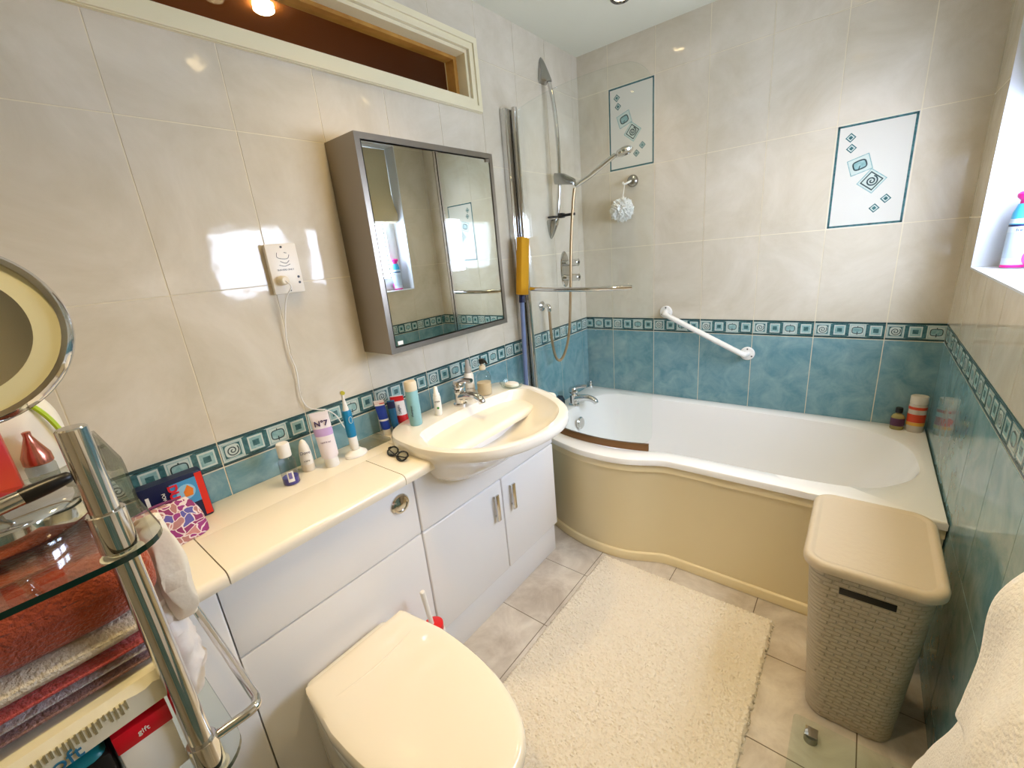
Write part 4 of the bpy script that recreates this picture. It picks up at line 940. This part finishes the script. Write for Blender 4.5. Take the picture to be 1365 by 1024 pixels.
# towels on the middle shelf
def folded(name, label, x0, x1, y0, y1, z0, z1, m, seed=0, cat='towel', grp='folded towels on the trolley', parent=None, amp=.004, r=None, pleat=0.0):
    bm = bmesh.new(); h = (z1 - z0) / 2; zc = (z0 + z1) / 2; nx, ny, n = 26, 30, 10
    r = r or min(h, .03)
    rg = []
    # superellipse cross section in (y,z) swept along x, with rounded ends
    for i in range(nx + 1):
        u = i / nx; x = x0 + (x1 - x0) * u; e = min(u, 1 - u) * (x1 - x0); k = 1.0 if e > r else math.sqrt(max(.03, 1 - ((r - e) / r) ** 2))
        ring = []
        for j in range(48):
            a_ = 2 * PI * j / 48; cy = math.copysign(abs(math.cos(a_)) ** .28, math.cos(a_)); sz = math.copysign(abs(math.sin(a_)) ** .6, math.sin(a_))
            p = Vector((x, (y0 + y1) / 2 + (y1 - y0) / 2 * cy * (1 - (1 - k) * .1), zc + h * sz * k))
            q = p * 14 + Vector((seed * 3.1, seed, 0)); p += Vector((noise.noise(q) * amp, noise.noise(q + Vector((9, 0, 0))) * amp, noise.noise(q + Vector((0, 9, 0))) * amp * .7)); p.y += pleat * math.sin(x * 260 + z * 9 if False else p.x * 230 + p.z * 14)
            ring.append(p)
        rg.append(ring)
    loft(bm, rg); o = link(name, bm, m, parent)
    if parent is None: tag(o, label, cat, grp)
    return o
def terry(n, c, c2=None): return mat(n, c, .95, bump=(230, .9, .006), sheen=.3, var=(6, c2, 3) if c2 else None)
T = [('terracotta bath towel on top of the stack under the glass shelf', (158, 62, 36), (182, 82, 50), 1.014, 1.100, 0, .006),
     ('cream towel second in the stack on the trolley', (222, 210, 192), None, .984, 1.0125, 1, .003),
     ('rose pink towel third in the stack on the trolley', (196, 84, 80), None, .970, .9835, 2, .002),
     ('pale lilac grey towel fourth in the stack on the trolley', (196, 188, 192), None, .960, .9695, 3, .0015),
     ('mauve towel lowest in the stack on the trolley', (150, 112, 110), None, .9455, .9595, 4, .0015)]
for lab, c1, c2, za, zb_, sd, am in T:
    folded('folded_towel', lab, .52, .708, -2.69, -2.328 if sd == 0 else -2.345, za, zb_, terry('towel_%d' % sd, c1, c2), sd, amp=am, r=.02)
# packs between the shelf and the towels
t = thing('cotton_pad_pack', 'long clear plastic pack of white cotton strips with blue lettering under the towels', 'pack', (.6, -2.5, .78))
bm = bmesh.new(); rg = []
for i in range(41):
    y = -2.69 + i * .0082; dz = (y + 2.43) * .05
    rg.append([Vector((x, y, zz + dz)) for x, zz in ((.56, .899), (.722, .899), (.731, .905), (.731, .932 + .002 * math.sin(i * 2.3)), (.722, .941), (.56, .941))])
loft(bm, rg); link('cotton', bm, mat('cotton', (232, 226, 204), .9), t)
bm = bmesh.new()
random.seed(3)
for i in range(60):
    y = -2.675 + i * .0047; dz = (y + 2.43) * .05; hgt = random.uniform(.006, .016); box(bm, .7305, .7322, y, y + .0018, .934 + dz - hgt, .934 + dz)
pkp = link('crimp_marks', bm, mat('khaki_ink', (150, 140, 104), .7), t); pkp['kind'] = 'stuff'
text_mesh('lettering', 'soft', .022, mat('blue_ink', (40, 110, 150), .4), t, (.7325, -2.455, .912), (0, 1, .05), (0, 0, 1), .0008)
t = thing('tissue_box', 'red and white cardboard box at the bottom left beside the chrome pole', 'box', (.64, -2.42, .776))
bm = bmesh.new(); box(bm, .585, .7285, -2.418, -2.368, .8005, .873, bev=.0015); bxb = link('box_body', bm, m_wplast, t)
bm = bmesh.new(); box(bm, .584, .7295, -2.419, -2.367, .872, .8965, bev=.001); link('red_lid', bm, mat('box_red', (214, 16, 40), .3), t)
bm = bmesh.new(); box(bm, .60, .738, -2.412, -2.380, .7785, .8, bev=.001); tag(link('card_box', bm, mat('card_white', (230, 222, 196), .5)), 'flat white card box under the red topped box on the trolley', 'box')
text_mesh('lettering', 'gift', .009, m_wplast, t, (.7298, -2.393, .884), (0, 1, 0), (0, 0, 1), .0006)
t = thing('teal_pack', 'teal and black pack on the middle trolley shelf at the bottom left', 'pack', (.65, -2.53, .777))
bm = bmesh.new(); box(bm, .56, .728, -2.60, -2.424, .7765, .893, bev=.012, seg=3); link('pack_body', bm, mat('teal_wrap', (18, 120, 132), .3), t)
bm = bmesh.new(); box(bm, .6, .7295, -2.462, -2.4225, .778, .885, bev=.004); link('black_panel', bm, m_black, t)
# white bag with pink flower hanging over the far end
t = thing('plastic_bag', 'crumpled white plastic bag with pink print between the trolley towels and worktop', 'bag', (.42, -2.36, .78))
bm = bmesh.new(); rg = []
for i in range(22):
    u = i / 21; z = .779 + .215 * u; wx = .095 * (1 - .15 * u) * (1 if u < .9 else .9); wy = .034 * (1 - .2 * u) * (.8 + .2 * min(1, u * 6))
    ring = []
    for j in range(56):
        a_ = 2 * PI * j / 56; p = Vector((.515 + .03 * u + wx * math.copysign(abs(math.cos(a_)) ** .8, math.cos(a_)), -2.330 + wy * math.sin(a_), z))
        q = Vector((p.x * 22, p.y * 22, z * 9)); p += Vector((math.cos(a_), math.sin(a_), 0)) * (abs(noise.noise(q)) * .020 - .006 + .003 * math.sin(z * 170 + 3 * noise.noise(q))); ring.append(p)
    rg.append(ring)
loft(bm, rg); bg = link('bag_body', bm, mat('bag_white', (236, 230, 226), .45, bump=(30, .4, .01)), t)
bm = bmesh.new(); bmesh.ops.create_uvsphere(bm, u_segments=20, v_segments=12, radius=1, matrix=Matrix.Translation((.6, -2.330, .890)) @ Matrix.Diagonal((.014, .016, .020, 1))); link('pink_print', bm, mat('pink_ink', (214, 90, 150), .5), bg)
folded('white_cloth', 'cream white folded cloth draped beside the terracotta towel at the trolley corner', .535, .640, -2.324, -2.292, .915, 1.070, mat('cloth_cream', (238, 230, 212), .8, bump=(40, .4, .006)), 11, 'cloth', None, amp=.008, pleat=.0035)
# colourful scarf / sponge bag at the worktop edge
t = thing('spectacle_case', 'green and yellow patterned case standing at the end of the worktop', 'case', (.26, -2.25, .80))
bm = bmesh.new(); rg = []
for s, x in ((.6, -.012), (.95, -.009), (1, 0), (.95, .009), (.6, .012)):
    rg.append([Vector((.262 + x * 1.2, -2.282 + .034 * s * math.cos(a_), .838 + .034 * s * math.sin(a_))) for a_ in [2 * PI * k / 32 for k in range(32)]])
loft(bm, rg); link('case_body', bm, mat('case_green', (110, 170, 110), .5, var=(45, (214, 190, 40), 1)), t)
bm = bmesh.new(); tube(bm, [(.2785, -2.282 + .032 * math.cos(a_), .838 + .033 * math.sin(a_)) for a_ in [2 * PI * k / 24 for k in range(25)]], .003, 6, 1, smooth=False); link('zip', bm, m_navy, t)

# things on the top shelf
SZ = SH[0] + .0065
mk = thing('makeup_mirror', 'round chrome framed makeup mirror on a domed base on the glass shelf', 'mirror', (.58, -2.44, SZ))
cB = Vector((.565, -2.432, SZ))
bm = bmesh.new(); lathe(bm, [(.078, 0), (.080, .003), (.080, .026), (.076, .031), (.060, .036), (.030, .041), (.012, .050)], cB, 48); link('base', bm, m_chrome, mk)
bm = bmesh.new(); cyl(bm, cB + Vector((.0795, -.012, .013)), cB + Vector((.083, -.012, .013)), .010, n=16); link('button', bm, m_black, mk)
cM = Vector((.640, -2.407, 1.352)); nM = Vector((.86, -.25, .30)).normalized(); RM = frame_to(nM)
bm = bmesh.new(); tube(bm, [cB + Vector((0, 0, .045)), cB + Vector((-.006, .0, .075)), cM + Vector((-.035, -.002, -.11)), cM - nM * .02 + Vector((0, 0, -.06)), cM - nM * .012], .006, 12); link('stem', bm, m_chrome, mk)
bm = bmesh.new(); RR = .095
lathe(bm, [(RR - .012, -.013), (RR - .002, -.010), (RR, -.003), (RR, .004), (RR - .003, .009), (RR - .008, .009), (RR - .009, .004)], cM, 64, M=RM, cap1=False); fr_ = link('mirror_frame', bm, m_chrome, mk)
bm = bmesh.new(); lathe(bm, [(RR - .009, .003), (RR - .009, .0045), (RR - .030, .0045), (RR - .030, .003)], cM, 64, M=RM, cap0=False, cap1=False); link('light_ring', bm, mat('diffuser_ring', (206, 206, 176), .4), mk)
bm = bmesh.new(); lathe(bm, [(RR - .030, .001), (RR - .030, .0042), (0, .0042)], cM, 64, M=RM, cap1=False); link('mirror_glass', bm, m_mirror, mk)
# cosmetics
t = thing('makeup_brush', 'makeup brush with black tapered handle and silver ferrule lying over the mirror base', 'brush', (.66, -2.42, 1.17))
def P3(v): return Vector(v)
a, b_ = Vector((.70, -2.455, 1.183)), Vector((.645, -2.378, 1.188))
a = Vector((.688, -2.402, 1.188)); b_ = Vector((.684, -2.362, 1.193))
bm = bmesh.new(); tube(bm, [a.lerp(b_, k / 6) for k in range(7)], lambda u: .0085 - .003 * u ** 3 if u < .97 else .003, 12, 2); link('handle', bm, m_black, t)
bm = bmesh.new(); cyl(bm, a + (a - b_) * 1.2, a, .0085, .0082, n=16); link('ferrule', bm, m_chrome, t)
bm = bmesh.new(); tube(bm, [a + (a - b_) * 1.2, a + (a - b_) * 1.6, a + (a - b_) * 2.1], lambda u: .0062 + .006 * math.sin(PI * u * .8), 12); link('bristles', bm, mat('brush_hair', (70, 50, 44), .9), t)
t = thing('perfume_bottle', 'small copper cone-topped bottle on the glass shelf behind the makeup brush', 'bottle', (.46, -2.375, SZ))
c = (.385, -2.380, SZ)
bm = bmesh.new(); lathe(bm, [(.0155, 0), (.017, .003), (.017, .022), (.0155, .026)], c, 28); link('body', bm, m_clearpl, t)
mco = mat('copper', (206, 130, 112), .22, .9); bm = bmesh.new(); lathe(bm, [(.0155, .026), (.017, .028), (.0165, .040), (.010, .056), (.0048, .070), (.0050, .077), (.003, .078)], c, 28); link('cap', bm, mco, t)
t = thing('gift_box', 'crimson and orange box standing on the glass shelf at the left edge', 'box', (.40, -2.47, SZ))
bm = bmesh.new(); box(bm, .42, .49, -2.460, -2.402, SZ + .0005, SZ + .115, bev=.002); link('box_body', bm, mat('crimson', (176, 34, 60), .35, var=(9, (206, 70, 30), 1)), t)
t = thing('toiletry_bag', 'white fabric bag with lime green piping behind the copper bottle', 'bag', (.33, -2.40, SZ))
bm = bmesh.new(); rg = []
for i in range(16):
    u = i / 15; z = SZ + .001 + .150 * u; k = math.sqrt(max(.03, 1 - max(0, (u - .45) / .56) ** 2)) * (.9 + .1 * min(1, u * 5))
    rg.append([Vector((.325 + .040 * k * math.sin(a_), -2.405 + .068 * k * math.copysign(abs(math.cos(a_)) ** .75, math.cos(a_)), z)) + Vector((noise.noise(Vector((math.cos(a_) * 2, math.sin(a_) * 2, z * 20))) * .005, 0, 0)) for a_ in [2 * PI * q / 36 for q in range(36)]])
loft(bm, rg); link('bag_body', bm, mat('bag_cream', (232, 228, 214), .6), t)
bm = bmesh.new(); tube(bm, [(.350, -2.345, SZ + .01), (.362, -2.343, SZ + .05), (.360, -2.355, SZ + .095), (.350, -2.38, SZ + .130), (.345, -2.41, SZ + .148)], .0036, 8); link('piping', bm, mat('lime', (166, 196, 40), .5), t)
t = thing('lotion_bottle', 'clear acrylic organiser on the glass shelf behind the chrome pole', 'organiser', (.33, -2.345, SZ))
bm = bmesh.new()
t['label'] = 'clear acrylic organiser with rounded corners behind the chrome pole'; t.name = 'cosmetic_organiser'
def plate_yz(bm, x, y0, y1, z0, z1, th=.003, r=.012):
    P = rrect(y0, y1, z0, z1, r, 5); va = [bm.verts.new((x, p[0], p[1])) for p in P]; vb = [bm.verts.new((x + th, p[0], p[1])) for p in P]
    bm.faces.new(va[::-1]); bm.faces.new(vb)
    for i in range(len(P)): bm.faces.new((va[i], va[(i + 1) % len(P)], vb[(i + 1) % len(P)], vb[i]))
def plate_xz(bm, y, x0, x1, z0, z1, th=.003, r=.012):
    P = rrect(x0, x1, z0, z1, r, 5); va = [bm.verts.new((p[0], y, p[1])) for p in P]; vb = [bm.verts.new((p[0], y + th, p[1])) for p in P]
    bm.faces.new(va); bm.faces.new(vb[::-1])
    for i in range(len(P)): bm.faces.new((va[i], vb[i], vb[(i + 1) % len(P)], va[(i + 1) % len(P)]))
plate_xz(bm, -2.320, .46, .66, SZ + .001, SZ + .072); plate_yz(bm, .46, -2.345, -2.318, SZ + .001, SZ + .07)
link('organiser_panel', bm, m_clearpl, t)

# ------------------------------------------------------------------ floor things
# rug
bm = bmesh.new(); random.seed(5)
RX0, RX1, RY0, RY1 = .535, 1.215, -1.868, -.875; nx, ny = 150, 250
grid = []
for i in range(nx + 1):
    row = []
    for j in range(ny + 1):
        u, v_ = i / nx, j / ny; x = RX0 + (RX1 - RX0) * u; y = RY0 + (RY1 - RY0) * v_
        edge = min(i, nx - i, j, ny - j); z = .013 if edge > 1 else (.009 if edge == 1 else .002)
        z += random.uniform(-.0032, .0032) if edge > 0 else 0; z += .0035 * noise.noise(Vector((x * 7, y * 7, 0)))
        jx, jy = random.uniform(-.0018, .0018), random.uniform(-.0018, .0018)
        if edge == 0: jx, jy = random.uniform(-.006, .006), random.uniform(-.006, .006)
        row.append(bm.verts.new((x + jx, y + jy, max(z, .001))))
    grid.append(row)
for i in range(nx):
    for j in range(ny): bm.faces.new((grid[i][j], grid[i + 1][j], grid[i + 1][j + 1], grid[i][j + 1]))
tag(link('bath_mat', bm, m_rug), 'cream shaggy bath mat on the floor in front of the bath', 'bath mat')

# glass scale
t = thing('bathroom_scale', 'clear glass bathroom scale with chrome pads in front of the laundry basket', 'scale', (1.45, -1.37, 0))
bm = bmesh.new(); poly_prism(bm, rrect(1.315, 1.590, -1.510, -1.222, .012), .022, .030); link('glass_plate', bm, m_shelfglass, t, smooth=False)
for x, y in ((1.345, -1.252), (1.530, -1.252), (1.345, -1.48), (1.530, -1.48)):
    bm = bmesh.new(); box(bm, x, x + .03, y - .022, y + .008, .0305, .033, bev=.001); pd = link('sensor_pad', bm, m_chrome, t)
    bm = bmesh.new(); cyl(bm, (x + .015, y - .007, .001), (x + .015, y - .007, .022), .016, n=20); link('foot', bm, mat('foot_grey', (150, 148, 140), .5), pd)

# laundry basket
t = thing('laundry_basket', 'taupe woven-look plastic laundry basket with lid beside the bath', 'laundry basket', (1.43, -1.06, 0))
mb = bpy.data.materials.new('woven_taupe'); mb.use_nodes = True; nt = mb.node_tree; b = nt.nodes['Principled BSDF']; b.inputs['Base Color'].default_value = (*lin((188, 176, 154)), 1); b.inputs['Roughness'].default_value = .45
tc = nt.nodes.new('ShaderNodeTexCoord'); se = nt.nodes.new('ShaderNodeSeparateXYZ'); ad = nt.nodes.new('ShaderNodeMath'); ad.operation = 'ADD'; cb = nt.nodes.new('ShaderNodeCombineXYZ')
nt.links.new(tc.outputs['Object'], se.inputs[0]); nt.links.new(se.outputs[0], ad.inputs[0]); nt.links.new(se.outputs[1], ad.inputs[1]); nt.links.new(ad.outputs[0], cb.inputs[0]); nt.links.new(se.outputs[2], cb.inputs[1])
br = nt.nodes.new('ShaderNodeTexBrick'); br.inputs['Scale'].default_value = 1; br.inputs['Brick Width'].default_value = .034; br.inputs['Row Height'].default_value = .013; br.inputs['Mortar Size'].default_value = .0028; br.inputs['Mortar Smooth'].default_value = 1.0
nt.links.new(cb.outputs[0], br.inputs['Vector']); bp = nt.nodes.new('ShaderNodeBump'); bp.inputs['Distance'].default_value = .004; bp.invert = True; bp.inputs['Strength'].default_value = .8
nt.links.new(br.outputs['Fac'], bp.inputs['Height']); nt.links.new(bp.outputs[0], b.inputs['Normal'])
bm = bmesh.new()
def bk(z):
    k = z / .55; return (1.335 - .035 * k, 1.535 + .018 * k, -1.170 - .055 * k, -.915 + .035 * k)
rg = []
for z in (.001, .006, .06, .15, .3, .42, .478, .480, .505, .507, .545):
    x0, x1, ya, yb = bk(z); ins = .006 if z < .003 else 0
    rg.append([Vector((x, y, z)) for x, y in rrect(x0 + ins, x1 - ins, ya + ins, yb - ins, .05, 8)])
vs = loft(bm, rg, True, False)
# pick the front faces at the grip slot, left uncut, between z .480 and .505
bm.faces.ensure_lookup_table()
slot = [f for f in bm.faces if abs(f.calc_center_median().z - .4925) < .002 and f.calc_center_median().y < -1.2 and 1.33 < f.calc_center_median().x < 1.52 and abs(f.normal.y) > 0]
bmesh.ops.recalc_face_normals(bm, faces=bm.faces)
link('basket_body', bm, mb, t)
x0, x1, ya, yb = bk(.4925)
bm = bmesh.new(); box(bm, 1.372, 1.482, ya - .0015, ya + .02, .4835, .504, bev=.001); link('slot_shade_block', bm, m_black, t)  # black block in place of the slot's shaded opening
bm = bmesh.new(); LZ = .546
Lp = rrect(1.288, 1.566, -1.245, -.868, .055, 10)
cL = ((1.288 + 1.566) / 2, (-1.245 - .868) / 2)
def lr(i, z): return [Vector((x, y, z)) for x, y in rrect(1.288 + i, 1.566 - i, -1.245 + i, -.868 - i, .055 - min(i, .045), 10)]
loft(bm, [lr(.006, LZ), lr(.001, LZ + .002), lr(0, LZ + .008), lr(0, LZ + .018), lr(.004, LZ + .025), lr(.011, LZ + .028), lr(.018, LZ + .027), lr(.022, LZ + .0235), lr(.026, LZ + .0232)])
lid = link('lid', bm, mat('taupe_lid', (202, 188, 164), .42, bump=(60, .25, .004)), t)

# ------------------------------------------------------------------ towel rail and white towels at the right
t = thing('towel_rail', 'chrome towel rail on the right wall carrying the white towels', 'towel rail', (1.58, -1.9, .9))
bm = bmesh.new()
for z in (1.14, .965, .60):
    cyl(bm, (1.545, -2.25, z), (1.545, -1.84, z), .009, n=16)
link('bar', bm, m_chrome, t)
bm = bmesh.new()
for y in (-2.25, -1.84):
    cyl(bm, (1.545, y, .50), (1.545, y, 1.17), .012, n=16); 
    for z in (1.06, .7): cyl(bm, (1.545, y, z), (W - .001, y, z), .008, n=12)
link('upright', bm, m_chrome, t)
def hung(name, label, y0, y1, zbar, zb_, tk, seed, m, depth=.06, flare=.03, xbar=1.545, zback=None, skew=0.0, hem=0.0):
    """towel folded over a bar: thick front flap + back flap, cross-section in x-z swept along y"""
    zback = zback or zb_ + .05
    C = []
    n1 = 16
    prof = []
    xf, xbk = xbar - depth, xbar + .030
    for k in range(n1 + 1): prof.append((xf - flare * (k / n1), zbar - (zbar - zb_) * k / n1))
    outer_p = [(xbar + .030, zback)] + [(xbar + .030, zback + (zbar - zback) * k / 8) for k in range(1, 9)]
    outer_p += [(xbar + .03 * math.cos(a_) - (depth - .0) * .5 * (1 - math.cos(a_)) * .5, zbar + .035 * math.sin(a_)) for a_ in [PI * k / 8 for k in range(1, 8)]]
    outer_p += [(xbar - depth * .72 - flare * min(1, (k / 18) * 1.2) - .012 * math.sin(PI * k / 18), zbar - (zbar - zb_) * k / 18) for k in range(0, 19)]
    outer_p += [(xbar - depth * .55 - flare * .6, zb_ - .008), (xbar - .016, zb_)]
    outer_p += [(xbar - .013, zb_ + (zbar - .01 - zb_) * k / 8) for k in range(1, 9)] + [(xbar, zbar + .011), (xbar + .013, zbar - .01), (xbar + .012, zback)]
    bm = bmesh.new(); rg = []; ny = 44
    for i in range(ny + 1):
        u = i / ny; y = y0 + (y1 - y0) * u; e = min(u, 1 - u) * (y1 - y0); k = 1 if e > .022 else math.sqrt(max(.02, 1 - ((.022 - e) / .022) ** 2))
        cx = sum(p[0] for p in outer_p) / len(outer_p)
        ring = []
        for x, z in outer_p:
            zs = (zbar - zb_ - hem * (y1 - y)) / (zbar - zb_); z = zbar - (zbar - z) * max(zs, .2) if z < zbar else z
            yy = y + skew * u * (zbar - z)
            X = x if k == 1 else (xbar - depth * .35) + (x - (xbar - depth * .35)) * (.45 + .55 * k)
            p = Vector((X, yy, z)); q = Vector((X * 9, y * 9, z * 6)) + Vector((seed * 7, 0, 0)); fr = min(1, max(0, (xbar - X) / .04))
            p += Vector((noise.noise(q) * .016 + noise.noise(q * 2.7) * .008, noise.noise(q + Vector((3, 8, 0))) * .010, noise.noise(q + Vector((0, 5, 2))) * .010)) * fr
            ring.append(p)
        rg.append(ring)
    loft(bm, rg); bmesh.ops.recalc_face_normals(bm, faces=bm.faces)
    o = link(name, bm, m, smooth=True); sub = o.modifiers.new('sub', 'SUBSURF'); sub.levels = sub.render_levels = 1
    return tag(o, label, 'towel', 'white towels on the rail')
hung('hand_towel', 'thick white towel folded over the top bar at the right edge', -2.22, -1.900, 1.140, .915, .05, 1, m_towelw, depth=.095, flare=.035, hem=.42)
hung('bath_towel', 'long white towel hanging from the lower bar at the bottom right', -2.20, -1.830, .985, .32, .05, 2, m_towelw, depth=.040, flare=.030, skew=.46)

# ------------------------------------------------------------------ air freshener on the sill
t = thing('air_freshener', 'blue and white air freshener can with magenta cap on the window sill', 'air freshener', (1.70, -.345, WN[2] + .006))
c = (1.690, -.345, WN[2] + .0065)
def band(r0, z0, r1, z1, m, nm):
    bm = bmesh.new(); lathe(bm, [(r0, z0), (r1, z1)], c, 30, cap0=z0 < .001, cap1=False); return link(nm, bm, m, t)
m_mag = mat('magenta', (232, 40, 150), .3)
bm = bmesh.new(); lathe(bm, [(.028, 0), (.0305, .003), (.0305, .135), (.028, .160), (.022, .180), (.019, .186)], c, 30, cap1=False); cn = link('can', bm, mat('can_white', (206, 220, 236), .3), t)
band(.0308, .030, .0308, .105, mat('can_pale', (186, 206, 226), .35), 'paper_label')
band(.0309, .122, .0309, .128, m_navy, 'navy_line')
bm = bmesh.new(); lathe(bm, [(.0307, .128), (.0285, .160), (.0225, .180), (.0205, .186)], c, 30, cap0=False, cap1=False); link('blue_shoulder', bm, mat('can_blue', (70, 176, 226), .3), t)
bm = bmesh.new(); lathe(bm, [(.018, .186), (.018, .196), (.026, .205), (.027, .214), (.022, .220), (0, .222)], c, 28, cap1=False); link('cap', bm, m_mag, t)
bm = bmesh.new(); lathe(bm, [(.0312, .002), (.0312, .010)], c, 30, cap0=False, cap1=False); link('base_band', bm, m_mag, t)
d, rt = facing(c[0], c[1])
bm = bmesh.new(); bmesh.ops.create_uvsphere(bm, u_segments=20, v_segments=12, radius=1, matrix=Matrix.Translation(Vector(c) + d * .020 + rt * .018 + Vector((0, 0, .030))) @ Matrix.Diagonal((.012, .010, .022, 1))); link('flower_print', bm, mat('pink_flower', (232, 90, 180), .4), t)
text_mesh('lettering', 'fresh', .013, m_navy, t, Vector(c) + d * .0312 + Vector((0, 0, .112)), rt, (0, 0, 1), .001)
